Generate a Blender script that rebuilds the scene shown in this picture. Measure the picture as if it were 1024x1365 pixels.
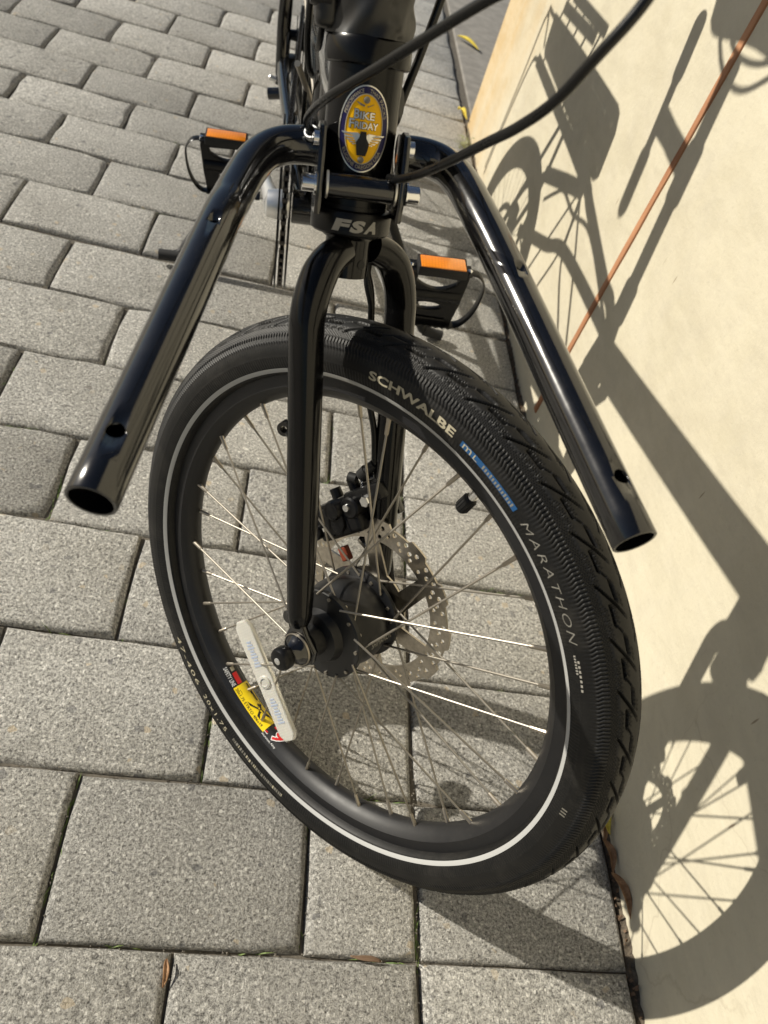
import bpy, bmesh, math, random
import numpy as np
from mathutils import Vector as V, Matrix
R = math.radians
random.seed(7); rng = np.random.default_rng(7)
for o in list(bpy.data.objects): bpy.data.objects.remove(o)
scene = bpy.context.scene
col = scene.collection

# ------------------------------------------------------------------ camera
cd = bpy.data.cameras.new('camera'); cam = bpy.data.objects.new('camera', cd); col.objects.link(cam)
cd.sensor_fit = 'HORIZONTAL'; cd.sensor_width = 36.0; cd.lens = 36.0 * 991.06 / 1024.0
cd.clip_start = 0.02; cd.clip_end = 500
cam.matrix_world = Matrix(((0.963594, -0.170912, -0.205608, -0.051067),
                           (-0.006864, 0.752941, -0.658052, -0.929905),
                           (0.267280, 0.635507, 0.724357, 0.759156), (0, 0, 0, 1)))
cd.dof.use_dof = True; cd.dof.focus_distance = 0.60; cd.dof.aperture_fstop = 14.0
scene.camera = cam
scene.render.resolution_x = 768; scene.render.resolution_y = 1024
# ------------------------------------------------------------------ sky + sun
SUN_EL, SUN_AZ = R(29.5), R(-15)                       # light travels towards +X, a little towards -Y, down
sund = V((math.cos(SUN_EL) * math.cos(SUN_AZ), math.cos(SUN_EL) * math.sin(SUN_AZ), -math.sin(SUN_EL)))
world = bpy.data.worlds.new('World'); scene.world = world; world.use_nodes = True
nt = world.node_tree; nt.nodes.clear()
sky = nt.nodes.new('ShaderNodeTexSky'); sky.sky_type = 'NISHITA'; sky.sun_disc = False
sky.sun_elevation = SUN_EL; sky.sun_rotation = math.atan2(-sund.x, -sund.y)
sky.air_density = 1.0; sky.dust_density = 1.0; sky.ozone_density = 1.0
bg = nt.nodes.new('ShaderNodeBackground'); bg.inputs[1].default_value = 0.051
wo = nt.nodes.new('ShaderNodeOutputWorld')
nt.links.new(sky.outputs[0], bg.inputs[0]); nt.links.new(bg.outputs[0], wo.inputs[0])
sd = bpy.data.lights.new('sun', 'SUN'); sd.energy = 5.0; sd.angle = R(0.53); sd.color = (1.0, 0.94, 0.82)
so = bpy.data.objects.new('sun', sd); col.objects.link(so)
so.rotation_euler = sund.to_track_quat('-Z', 'Y').to_euler(); so.location = (-6, 1.6, 4)
scene.view_settings.view_transform = 'Standard'; scene.view_settings.look = 'None'
scene.view_settings.gamma = 1.0; scene.view_settings.exposure = 0.26

# ------------------------------------------------------------------ materials
MATS = {}
def newmat(name):
    m = bpy.data.materials.new(name); m.use_nodes = True
    nt = m.node_tree; b = nt.nodes['Principled BSDF']; MATS[name] = m
    return m, nt, b
def node(nt, t, **k):
    n = nt.nodes.new(t)
    for a, v in k.items(): setattr(n, a, v)
    return n
def coords(nt, scale=1.0, kind='Object'):
    tc = node(nt, 'ShaderNodeTexCoord'); mp = node(nt, 'ShaderNodeMapping')
    mp.inputs['Scale'].default_value = (scale,) * 3 if not isinstance(scale, tuple) else scale
    nt.links.new(tc.outputs[kind], mp.inputs[0]); return mp.outputs[0]
def noise(nt, vec, scale, detail=4, rough=.55):
    n = node(nt, 'ShaderNodeTexNoise'); n.inputs['Scale'].default_value = scale
    n.inputs['Detail'].default_value = detail; n.inputs['Roughness'].default_value = rough
    nt.links.new(vec, n.inputs['Vector']); return n.outputs['Fac']
def ramp(nt, fac, stops):
    r = node(nt, 'ShaderNodeValToRGB'); e = r.color_ramp.elements
    while len(e) < len(stops): e.new(0.5)
    for i, (p, c) in enumerate(stops):
        e[i].position = p; e[i].color = (c, c, c, 1) if not isinstance(c, tuple) else tuple(c) + (1,)
    nt.links.new(fac, r.inputs[0]); return r.outputs[0]
def mix(nt, fac, a, b, mode='MIX'):
    m = node(nt, 'ShaderNodeMix', data_type='RGBA', blend_type=mode)
    for sock, v in ((m.inputs[0], fac), (m.inputs[6], a), (m.inputs[7], b)):
        if hasattr(v, 'default_value') or hasattr(v, 'links'): nt.links.new(v, sock)
        else: sock.default_value = v if not isinstance(v, tuple) else tuple(v) + (1,)
    return m.outputs[2]
def bump(nt, b, height, strength=.5, dist=.001, prev=None):
    n = node(nt, 'ShaderNodeBump'); n.inputs['Strength'].default_value = strength; n.inputs['Distance'].default_value = dist
    nt.links.new(height, n.inputs['Height'])
    if prev: nt.links.new(prev, n.inputs['Normal'])
    nt.links.new(n.outputs[0], b.inputs['Normal']); return n.outputs[0]
def simple(name, color, rough=.5, metal=0.0, coat=0.0, spec=.5, dust=0.0, coat_rough=.03, dust_scale=60, dcol=(.3, .27, .22)):
    m, nt, b = newmat(name)
    b.inputs['Base Color'].default_value = tuple(color) + (1,)
    b.inputs['Roughness'].default_value = rough; b.inputs['Metallic'].default_value = metal
    b.inputs['Coat Weight'].default_value = coat; b.inputs['Coat Roughness'].default_value = coat_rough
    b.inputs['Specular IOR Level'].default_value = spec
    if dust:
        v = coords(nt)
        f = noise(nt, v, dust_scale, 6, .65)
        f2 = noise(nt, v, dust_scale * 9, 3, .6)
        fac = ramp(nt, f, [(.42, 0.0), (.8, 1.0)])
        fac2 = ramp(nt, f2, [(.55, 0.15), (.75, 1.0)])
        mm = node(nt, 'ShaderNodeMath', operation='MULTIPLY'); nt.links.new(fac, mm.inputs[0]); nt.links.new(fac2, mm.inputs[1])
        m2 = node(nt, 'ShaderNodeMath', operation='MULTIPLY'); nt.links.new(mm.outputs[0], m2.inputs[0]); m2.inputs[1].default_value = dust
        nt.links.new(mix(nt, m2.outputs[0], tuple(color), dcol), b.inputs['Base Color'])
        r = node(nt, 'ShaderNodeMapRange'); r.inputs['To Min'].default_value = max(.02, rough - .04); r.inputs['To Max'].default_value = min(1, rough + .22)
        nt.links.new(f, r.inputs[0]); nt.links.new(r.outputs[0], b.inputs['Roughness'])
    return m
simple('gloss_black', (.0028, .0028, .0033), .08, 0, .7, .5, .05, .045, 45)
simple('fork_black', (.003, .003, .0033), .06, 0, 0, .30, .03, .02, 45)
simple('head_black', (.003, .003, .0033), .13, 0, 0, .26, .02, .04, 45)
simple('hub_black', (.004, .004, .0045), .34, 0, 0, .55, .03)
simple('satin_black', (.004, .004, .0045), .22, 0, 0, .27, .03)
simple('rim_black', (.008, .008, .009), .38, 0, 0, .45, .08, dust_scale=30)
simple('rubber_boot', (.008, .0078, .0075), .30, 0, 0, .5, .08)
simple('matt_black', (.009, .009, .009), .5, 0, 0, .35, .08)
simple('cable_black', (.004, .004, .004), .20, 0, 0, .35, .02)
simple('steel', (.38, .35, .30), .48, 1.0)
simple('nipple', (.42, .38, .32), .38, 1.0)
simple('silver', (.86, .86, .85), .42, 1.0)
simple('chain_steel', (.10, .09, .08), .4, 1.0)
simple('chrome', (.8, .8, .8), .12, 1.0)
simple('ring_silver', (.7, .68, .62), .3, .9)
simple('yellow', (.86, .47, .004), .4, 0, 0, .2)
simple('sticker_yellow', (.82, .60, .01), .38)
simple('navy', (.012, .01, .06), .35, 0, 0, .3)
simple('red', (.55, .02, .02), .35)
simple('white', (.75, .75, .73), .4)
simple('grey_print', (.30, .285, .25), .5)
simple('dim_print2', (.20, .19, .165), .5)
simple('dim_print', (.16, .15, .125), .55)
simple('blue', (.012, .075, .20), .4)
simple('gold_print', (.40, .36, .26), .45)
simple('pad_orange', (.20, .035, .012), .5)
simple('imprint', (.40, .45, .55), .5)
simple('stripe', (.38, .38, .37), .5, 0, 0, .5, .12)
simple('foam', (.02, .02, .02), .8)
simple('twig_brown', (.16, .10, .06), .8)

def rubber():
    m, nt, b = newmat('rubber'); v = coords(nt)
    f = noise(nt, v, 35, 6, .65); g = noise(nt, v, 420, 3, .6)
    c = mix(nt, ramp(nt, f, [(.38, 0), (.75, .55)]), (.004, .004, .004), (.012, .0112, .0100))
    c = mix(nt, ramp(nt, g, [(.62, 0), (.76, .30)]), c, (.05, .046, .040))
    d_ = noise(nt, v, 14, 7, .75); c = mix(nt, ramp(nt, d_, [(.50, 0), (.72, .5)]), c, (.045, .041, .035))
    nt.links.new(c, b.inputs['Base Color']); b.inputs['Roughness'].default_value = .52; b.inputs['Specular IOR Level'].default_value = .32
    bump(nt, b, g, .25, .0004)
rubber()
def rotor():
    m, nt, b = newmat('rotor'); v = coords(nt); f = noise(nt, v, 240, 3, .6)
    nt.links.new(ramp(nt, f, [(.3, (.44, .40, .34)), (.7, (.62, .57, .49))]), b.inputs['Base Color'])
    b.inputs['Metallic'].default_value = 1.0; b.inputs['Roughness'].default_value = .30
rotor()
def reflector(name, colr, rough, scale, trans=0.0):
    m, nt, b = newmat(name); v = coords(nt, scale)
    vo = node(nt, 'ShaderNodeTexVoronoi', feature='F1'); vo.inputs['Scale'].default_value = 1.0; vo.inputs['Randomness'].default_value = 0.12
    nt.links.new(v, vo.inputs['Vector'])
    nt.links.new(mix(nt, ramp(nt, vo.outputs['Distance'], [(.15, 0), (.6, 1)]), tuple(colr), tuple(c * .80 for c in colr)), b.inputs['Base Color'])
    b.inputs['Roughness'].default_value = rough; b.inputs['Coat Weight'].default_value = .8; b.inputs['Coat Roughness'].default_value = .08
    b.inputs['Transmission Weight'].default_value = trans
    b.inputs['Subsurface Weight'].default_value = .3; b.inputs['Subsurface Radius'].default_value = (.004, .003, .002)
    bump(nt, b, vo.outputs['Distance'], .35, .0004)
reflector('amber', (.80, .25, .01), .25, 260)
reflector('clear_reflector', (.90, .88, .80), .16, 600, .35)

def paver_mat():
    m, nt, b = newmat('paver')
    v = coords(nt, 1.0, 'Object')
    oi = node(nt, 'ShaderNodeObjectInfo')
    vm = node(nt, 'ShaderNodeVectorMath', operation='ADD')       # each block its own patch of the grain
    sc = node(nt, 'ShaderNodeVectorMath', operation='SCALE'); sc.inputs['Scale'].default_value = 37.0
    cx = node(nt, 'ShaderNodeCombineXYZ')
    for i in range(3): nt.links.new(oi.outputs['Random'], cx.inputs[i])
    nt.links.new(cx.outputs[0], sc.inputs[0]); nt.links.new(v, vm.inputs[0]); nt.links.new(sc.outputs[0], vm.inputs[1]); v = vm.outputs[0]
    big = noise(nt, v, 11, 5, .6); mid = noise(nt, v, 70, 4, .65); fine = noise(nt, v, 250, 5, .78)
    vo = node(nt, 'ShaderNodeTexVoronoi', feature='F1'); vo.inputs['Scale'].default_value = 430; nt.links.new(v, vo.inputs['Vector'])
    vo2 = node(nt, 'ShaderNodeTexVoronoi', feature='F1'); vo2.inputs['Scale'].default_value = 150; nt.links.new(v, vo2.inputs['Vector'])
    base = mix(nt, ramp(nt, big, [(.3, 0), (.7, 1)]), (.455, .437, .392), (.53, .512, .468))
    base = mix(nt, ramp(nt, mid, [(.35, .0), (.75, .35)]), base, (.37, .35, .315))
    grit = noise(nt, v, 300, 4, .82); grit2 = noise(nt, v, 620, 2, .7)
    sp = node(nt, 'ShaderNodeSeparateColor'); nt.links.new(vo.outputs['Color'], sp.inputs[0])
    base = mix(nt, 1.0, base, ramp(nt, grit, [(.34, .22), (.47, .90), (.56, 1.12)]), 'MULTIPLY')
    base = mix(nt, ramp(nt, grit, [(.54, .0), (.64, .9)]), base, (.86, .83, .76))
    base = mix(nt, 1.0, base, ramp(nt, grit2, [(.32, .55), (.52, 1.06)]), 'MULTIPLY')
    base = mix(nt, ramp(nt, sp.outputs[0], [(.0, .8), (.02, .0)]), base, (.12, .115, .105))
    base = mix(nt, ramp(nt, sp.outputs[1], [(.965, 0), (.99, .8)]), base, (.88, .85, .77))
    wp_ = node(nt, 'ShaderNodeNewGeometry')                                   # dirt that runs across the blocks
    dirt = noise(nt, wp_.outputs['Position'], 5.0, 7, .72)
    base = mix(nt, ramp(nt, dirt, [(.50, .0), (.72, .42)]), base, (.24, .225, .195))
    spot = noise(nt, wp_.outputs['Position'], 26, 5, .7)
    base = mix(nt, ramp(nt, spot, [(.66, .0), (.76, .40)]), base, (.20, .185, .16))
    s2 = node(nt, 'ShaderNodeSeparateColor'); nt.links.new(vo2.outputs['Color'], s2.inputs[0])
    e1 = ramp(nt, s2.outputs[0], [(.992, 0), (.997, .7)]); base = mix(nt, e1, base, (.58, .47, .31))
    e2 = ramp(nt, s2.outputs[1], [(.988, 0), (.995, .6)]); base = mix(nt, e2, base, (.12, .12, .125))
    tint = node(nt, 'ShaderNodeMapRange'); tint.inputs['To Min'].default_value = .86; tint.inputs['To Max'].default_value = 1.28
    nt.links.new(oi.outputs['Random'], tint.inputs[0])
    hs = node(nt, 'ShaderNodeHueSaturation'); nt.links.new(base, hs.inputs['Color']); nt.links.new(tint.outputs[0], hs.inputs['Value'])
    hs.inputs['Saturation'].default_value = .88
    nt.links.new(hs.outputs[0], b.inputs['Base Color']); b.inputs['Roughness'].default_value = .82; b.inputs['Specular IOR Level'].default_value = .35
    h1 = bump(nt, b, grit, 1.0, .0052)
    h2 = bump(nt, b, grit2, .6, .0012, h1)
    bump(nt, b, mid, .35, .003, h2)
paver_mat()
def sand_mat():
    m, nt, b = newmat('joint_sand'); v = coords(nt)
    f = noise(nt, v, 90, 5, .7)
    nt.links.new(ramp(nt, f, [(.3, (.07, .062, .05)), (.7, (.17, .15, .12))]), b.inputs['Base Color']); b.inputs['Roughness'].default_value = .95
    bump(nt, b, f, .6, .003)
sand_mat()
def wall_mat():
    m, nt, b = newmat('wall_plaster'); v = coords(nt)
    v2 = coords(nt, (1.0, .55, 1.3))
    big = noise(nt, v2, 3.2, 6, .62); mid = noise(nt, v, 22, 6, .7); fine = noise(nt, v, 160, 4, .6)
    c = mix(nt, ramp(nt, big, [(.3, 0), (.7, 1)]), (.440, .396, .292), (.525, .482, .370))
    c = mix(nt, ramp(nt, mid, [(.45, 0), (.8, .45)]), c, (.42, .385, .315))
    # ochre staining towards the far end of the wall
    tc = node(nt, 'ShaderNodeTexCoord'); sx = node(nt, 'ShaderNodeSeparateXYZ'); nt.links.new(tc.outputs['Object'], sx.inputs[0])
    a1 = node(nt, 'ShaderNodeMath', operation='ADD'); nt.links.new(sx.outputs[1], a1.inputs[0])
    sm = noise(nt, coords(nt, (1, 2.2, .35)), 5.0, 6, .7)
    a2 = node(nt, 'ShaderNodeMath', operation='MULTIPLY'); nt.links.new(sm, a2.inputs[0]); a2.inputs[1].default_value = .9
    nt.links.new(a2.outputs[0], a1.inputs[1])
    mr = node(nt, 'ShaderNodeMapRange'); mr.inputs['From Min'].default_value = 1.25; mr.inputs['From Max'].default_value = 1.85
    nt.links.new(a1.outputs[0], mr.inputs[0])
    c = mix(nt, mr.outputs[0], c, (.46, .315, .14))
    # trowel marks, damp blotches, pits and scratches
    trowel = noise(nt, coords(nt, (1, 1.0, 2.6)), 7.0, 7, .72)
    c = mix(nt, ramp(nt, trowel, [(.40, .0), (.56, .22), (.72, .0)]), c, (.66, .61, .48))
    blot = noise(nt, v, 4.5, 8, .75)
    c = mix(nt, ramp(nt, blot, [(.52, .0), (.70, .40)]), c, (.40, .36, .28))
    c = mix(nt, ramp(nt, fine, [(.58, .0), (.80, .35)]), c, (.36, .32, .24))
    vo = node(nt, 'ShaderNodeTexVoronoi', feature='F1'); vo.inputs['Scale'].default_value = 48; nt.links.new(v, vo.inputs['Vector'])
    sp = node(nt, 'ShaderNodeSeparateColor'); nt.links.new(vo.outputs['Color'], sp.inputs[0])
    thr = node(nt, 'ShaderNodeMapRange'); thr.inputs['From Min'].default_value = .50; thr.inputs['From Max'].default_value = 1.0; thr.inputs['To Max'].default_value = .14
    nt.links.new(sp.outputs[0], thr.inputs[0])
    pk = node(nt, 'ShaderNodeMath', operation='LESS_THAN'); nt.links.new(vo.outputs['Distance'], pk.inputs[0]); nt.links.new(thr.outputs[0], pk.inputs[1])
    c = mix(nt, pk.outputs[0], c, (.17, .13, .085))
    vd = node(nt, 'ShaderNodeTexVoronoi', feature='DISTANCE_TO_EDGE'); vd.inputs['Scale'].default_value = 2.6
    wr = node(nt, 'ShaderNodeTexNoise'); wr.inputs['Scale'].default_value = 6; wr.inputs['Detail'].default_value = 6; nt.links.new(v, wr.inputs['Vector'])
    nt.links.new(mix(nt, .16, v, wr.outputs['Color']), vd.inputs['Vector'])
    brk = noise(nt, v, 3.3, 3, .5)
    ck = node(nt, 'ShaderNodeMath', operation='MULTIPLY'); nt.links.new(ramp(nt, vd.outputs['Distance'], [(.0015, .32), (.004, .0)]), ck.inputs[0]); nt.links.new(ramp(nt, brk, [(.5, 0), (.58, 1)]), ck.inputs[1])
    c = mix(nt, ck.outputs[0], c, (.30, .25, .18))
    vs = node(nt, 'ShaderNodeTexVoronoi', feature='F1'); vs.inputs['Scale'].default_value = 1.0; nt.links.new(coords(nt, (90, 90, 16)), vs.inputs['Vector'])
    scr = ramp(nt, vs.outputs['Distance'], [(.06, 1), (.12, 0)])
    sp2 = node(nt, 'ShaderNodeSeparateColor'); nt.links.new(vs.outputs['Color'], sp2.inputs[0])
    k2 = ramp(nt, sp2.outputs[1], [(.93, 0), (.94, .8)])
    pk2 = node(nt, 'ShaderNodeMath', operation='MULTIPLY'); nt.links.new(scr, pk2.inputs[0]); nt.links.new(k2, pk2.inputs[1])
    c = mix(nt, pk2.outputs[0], c, (.20, .15, .10))
    nt.links.new(c, b.inputs['Base Color']); b.inputs['Roughness'].default_value = .75; b.inputs['Specular IOR Level'].default_value = .3
    h = bump(nt, b, mid, .22, .003); h = bump(nt, b, fine, .35, .0010, h); h = bump(nt, b, trowel, .35, .006, h)
    inv = node(nt, 'ShaderNodeMath', operation='SUBTRACT'); inv.inputs[0].default_value = 1.0; nt.links.new(pk.outputs[0], inv.inputs[1])
    bump(nt, b, inv.outputs[0], .7, .0015, h)
wall_mat()
def grain(name, c1, c2, scale, rough=.8, stretch=(1, 1, 1), bs=.4, bd=.001):
    m, nt, b = newmat(name); v = coords(nt, stretch); f = noise(nt, v, scale, 6, .65)
    nt.links.new(ramp(nt, f, [(.3, c1), (.7, c2)]), b.inputs['Base Color']); b.inputs['Roughness'].default_value = rough
    bump(nt, b, f, bs, bd)
grain('rust', (.24, .095, .04), (.44, .22, .11), 60, .8, (1, 1, .15))
grain('soil_dark', (.04, .031, .022), (.15, .12, .085), 220, .95, (1, 1, 1), .8, .002)
grain('slab', (.16, .15, .135), (.26, .245, .22), 22, .85)
grain('dry_leaf', (.16, .075, .03), (.42, .24, .12), 120, .7)
grain('yellow_leaf', (.55, .40, .03), (.75, .62, .10), 150, .6)
grain('grass', (.06, .11, .02), (.20, .26, .08), 60, .7)
grain('weed', (.20, .22, .09), (.36, .36, .2), 200, .8)
def brick_far():
    m, nt, b = newmat('far_paving'); v = coords(nt)
    br = node(nt, 'ShaderNodeTexBrick'); br.inputs['Scale'].default_value = 1.0
    br.inputs['Brick Width'].default_value = .2285; br.inputs['Row Height'].default_value = .1486; br.inputs['Mortar Size'].default_value = .004
    br.inputs['Color1'].default_value = (.30, .27, .23, 1); br.inputs['Color2'].default_value = (.36, .33, .29, 1); br.inputs['Mortar'].default_value = (.08, .07, .055, 1)
    nt.links.new(v, br.inputs['Vector']); f = noise(nt, v, 300, 4, .7)
    nt.links.new(mix(nt, ramp(nt, f, [(.35, 0), (.7, .5)]), br.outputs['Color'], (.18, .165, .14)), b.inputs['Base Color'])
    b.inputs['Roughness'].default_value = .85
    h = bump(nt, b, f, .6, .0015); bump(nt, b, br.outputs['Fac'], -.8, .004, h)
brick_far()

# ------------------------------------------------------------------ mesh helpers
def add(name, verts, faces, mat, parent=None, smooth=True, sharp=35, kind=None, mats=None, fmat=None):
    me = bpy.data.meshes.new(name)
    me.from_pydata([tuple(p) for p in verts], [], [tuple(f) for f in faces])
    return link(name, me, mat, parent, smooth, sharp, kind)
def link(name, me, mat, parent=None, smooth=True, sharp=35, kind=None):
    o = bpy.data.objects.new(name, me); col.objects.link(o)
    if mat: me.materials.clear(); me.materials.append(MATS[mat])
    if smooth:
        me.polygons.foreach_set('use_smooth', [True] * len(me.polygons)); me.set_sharp_from_angle(angle=R(sharp))
    if parent is not None:
        o.parent = parent; o.matrix_parent_inverse = Matrix.Translation(-parent_loc(parent))
    if kind: o['kind'] = kind
    me.update(); return o
def parent_loc(p):          # only the root Empty is moved off the origin
    return V(p.location) if p.type == 'EMPTY' else V((0, 0, 0))
def tagged(o, label, cat, group=None):
    o['label'] = label; o['category'] = cat
    if group: o['group'] = group
    return o
def merge(parts):
    vs, fs = [], []
    for v, f in parts:
        k = len(vs); vs += list(v); fs += [tuple(i + k for i in q) for q in f]
    return vs, fs
def basis(axis, hint=None):
    z = V(axis).normalized(); hint = V(hint) if hint is not None else (V((0, 0, 1)) if abs(z.z) < .9 else V((1, 0, 0)))
    x = (hint - z * hint.dot(z)).normalized(); y = z.cross(x); return x, y, z
def catmull(pts, n=8, closed=False):
    P = [V(p) for p in pts]; out = []; m = len(P)
    rngi = range(m if closed else m - 1)
    for i in rngi:
        p1, p2 = P[i], P[(i + 1) % m]
        p0 = P[i - 1] if (i > 0 or closed) else p1 * 2 - p2
        p3 = P[(i + 2) % m] if (i + 2 < m or closed) else p2 * 2 - p1
        for k in range(n):
            t = k / n
            out.append(.5 * ((2 * p1) + (p2 - p0) * t + (2 * p0 - 5 * p1 + 4 * p2 - p3) * t * t + (3 * p1 - p0 - 3 * p2 + p3) * t ** 3))
    if not closed: out.append(P[-1])
    return out
def tube(pts, rad, seg=12, caps=True, closed=False, flat=None, hint=None, frames=None):
    """swept tube; rad a number or list; flat=(sx,sy) squashes the section"""
    P = [V(p) for p in pts]; m = len(P); rr = rad if isinstance(rad, (list, tuple)) else [rad] * m
    T = []
    for i in range(m):
        if closed: d = P[(i + 1) % m] - P[i - 1]
        else: d = P[min(i + 1, m - 1)] - P[max(i - 1, 0)]
        T.append(d.normalized() if d.length > 1e-9 else T[-1])
    if frames: T = frames
    x, y, z = basis(T[0], hint); vs, fs = [], []
    for i in range(m):
        x = (x - T[i] * x.dot(T[i])).normalized(); y = T[i].cross(x)
        sx, sy = flat if flat else (1, 1)
        for k in range(seg):
            a = 2 * math.pi * k / seg; vs.append(P[i] + x * (math.cos(a) * rr[i] * sx) + y * (math.sin(a) * rr[i] * sy))
    for i in range(m if closed else m - 1):
        j = (i + 1) % m
        for k in range(seg):
            l = (k + 1) % seg; fs.append((i * seg + k, i * seg + l, j * seg + l, j * seg + k))
    if caps and not closed: fs.append(tuple(range(seg))[::-1]); fs.append(tuple((m - 1) * seg + k for k in range(seg)))
    return vs, fs
def lathe(o, axis, prof, seg=32, caps=True, hint=None):
    """prof: list of (along axis, radius)"""
    x, y, z = basis(axis, hint); o = V(o); vs, fs = [], []
    for (t, r) in prof:
        for k in range(seg):
            a = 2 * math.pi * k / seg; vs.append(o + z * t + x * (r * math.cos(a)) + y * (r * math.sin(a)))
    for i in range(len(prof) - 1):
        for k in range(seg):
            l = (k + 1) % seg; fs.append((i * seg + k, i * seg + l, (i + 1) * seg + l, (i + 1) * seg + k))
    if caps: fs.append(tuple(range(seg))[::-1]); fs.append(tuple((len(prof) - 1) * seg + k for k in range(seg)))
    return vs, fs
def box(c, ax, half, bev=.0, segs=2):
    bm = bmesh.new(); bmesh.ops.create_cube(bm, size=2)
    for v in bm.verts: v.co = V((v.co.x * half[0], v.co.y * half[1], v.co.z * half[2]))
    if bev: bmesh.ops.bevel(bm, geom=list(bm.edges), offset=bev, segments=segs, profile=.5, affect='EDGES')
    c = V(c); bm.verts.ensure_lookup_table()
    vs = [c + V(ax[0]) * v.co.x + V(ax[1]) * v.co.y + V(ax[2]) * v.co.z for v in bm.verts]
    fs = [tuple(v.index for v in f.verts) for f in bm.faces]; bm.free(); return vs, fs
def plate(outer, holes, o, ax, thick, bev=0.0):
    """flat plate with holes: 2D outlines in the (ax0, ax1) plane, thickness along ax2"""
    cu = bpy.data.curves.new('tmp', 'CURVE'); cu.dimensions = '2D'; cu.fill_mode = 'BOTH'
    cu.extrude = thick / 2 - bev; cu.bevel_depth = bev; cu.bevel_resolution = 1 if bev else 0
    for pts in [outer] + list(holes):
        s = cu.splines.new('POLY'); s.points.add(len(pts) - 1); s.use_cyclic_u = True
        for p, q in zip(s.points, pts): p.co = (q[0], q[1], 0, 1)
    ob = bpy.data.objects.new('tmp', cu); col.objects.link(ob)
    dg = bpy.context.evaluated_depsgraph_get(); me = bpy.data.meshes.new_from_object(ob.evaluated_get(dg))
    bpy.data.objects.remove(ob); bpy.data.curves.remove(cu)
    o = V(o); ax = [V(a) for a in ax]
    vs = [o + ax[0] * v.co.x + ax[1] * v.co.y + ax[2] * v.co.z for v in me.vertices]; fs = [tuple(p.vertices) for p in me.polygons]
    bpy.data.meshes.remove(me); return vs, fs
def circ2(cx, cy, r, n=14, ry=None, rot=0):
    return [(cx + r * math.cos(2 * math.pi * k / n + rot), cy + (ry or r) * math.sin(2 * math.pi * k / n + rot)) for k in range(n)]
def text_mesh(s, size=1.0, extrude=0.0, offset=0.0, space=1.0, shear=0.0):
    cu = bpy.data.curves.new('tmp', 'FONT'); cu.body = s; cu.size = size; cu.extrude = extrude; cu.offset = offset
    cu.align_x = 'LEFT'; cu.space_character = space; cu.shear = shear; cu.resolution_u = 3
    ob = bpy.data.objects.new('tmp', cu); col.objects.link(ob)
    dg = bpy.context.evaluated_depsgraph_get(); me = bpy.data.meshes.new_from_object(ob.evaluated_get(dg))
    bpy.data.objects.remove(ob); bpy.data.curves.remove(cu)
    vs = [V(v.co) for v in me.vertices]; fs = [tuple(p.vertices) for p in me.polygons]; bpy.data.meshes.remove(me)
    x0 = min(v.x for v in vs); x1 = max(v.x for v in vs); y0 = min(v.y for v in vs); y1 = max(v.y for v in vs)
    return vs, fs, (x0, x1, y0, y1)
def text_map(s, fn, extrude=0.0, **k):
    """text normalised to the unit square, then mapped through fn(x in 0..1, y in 0..1, z)"""
    vs, fs, (x0, x1, y0, y1) = text_mesh(s, **k)
    return [fn((v.x - x0) / (x1 - x0), (v.y - y0) / (y1 - y0), v.z) for v in vs], fs

# ------------------------------------------------------------------ ground
SEAM_X, WALL_X = 0.1952, 0.4222
ROWS = [-1.386, -1.237, -1.088, -.939, -.7896, -.6419, -.4934, -.345, -.1985, -.0469, .1055, .2541, .4090, .5570, .6975, .8330, .9785, 1.1270, 1.2790, 1.4440]
while len(ROWS) < 33: ROWS.append(ROWS[-1] + .1486)
G = 60.0
ground = add('ground', [(-G, -G, -.03), (G, -G, -.03), (G, G, -.03), (-G, G, -.03)], [(0, 1, 2, 3)], 'joint_sand', smooth=False, kind='structure')
XL = -1.30
y0, y1 = ROWS[0], ROWS[-1]
bed = add('pavement', [(XL, y0, -.010), (WALL_X + .02, y0, -.010), (WALL_X + .02, y1, -.010), (XL, y1, -.010)], [(0, 1, 2, 3)], 'joint_sand', smooth=False, kind='structure')
vs, fs = [], []
for (a0, b0, a1, b1) in ((-25, -25, XL - .002, 25), (XL - .002, -25, WALL_X + .002, y0 - .002), (XL - .002, y1 + .002, WALL_X + .002, 25), (WALL_X + .002, 3.4, 25, 25)):
    k = len(vs); vs += [(a0, b0, -.002), (a1, b0, -.002), (a1, b1, -.002), (a0, b1, -.002)]; fs.append((k, k + 1, k + 2, k + 3))
add('outer_paving', vs, fs, 'far_paving', smooth=False, kind='structure')
slab = add('concrete_path', *merge([box((1.6, 2.36, -.031), ((1, 0, 0), (0, 1, 0), (0, 0, 1)), (1.16, 1.03, .03), .006)]), 'slab', kind='structure')

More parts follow.
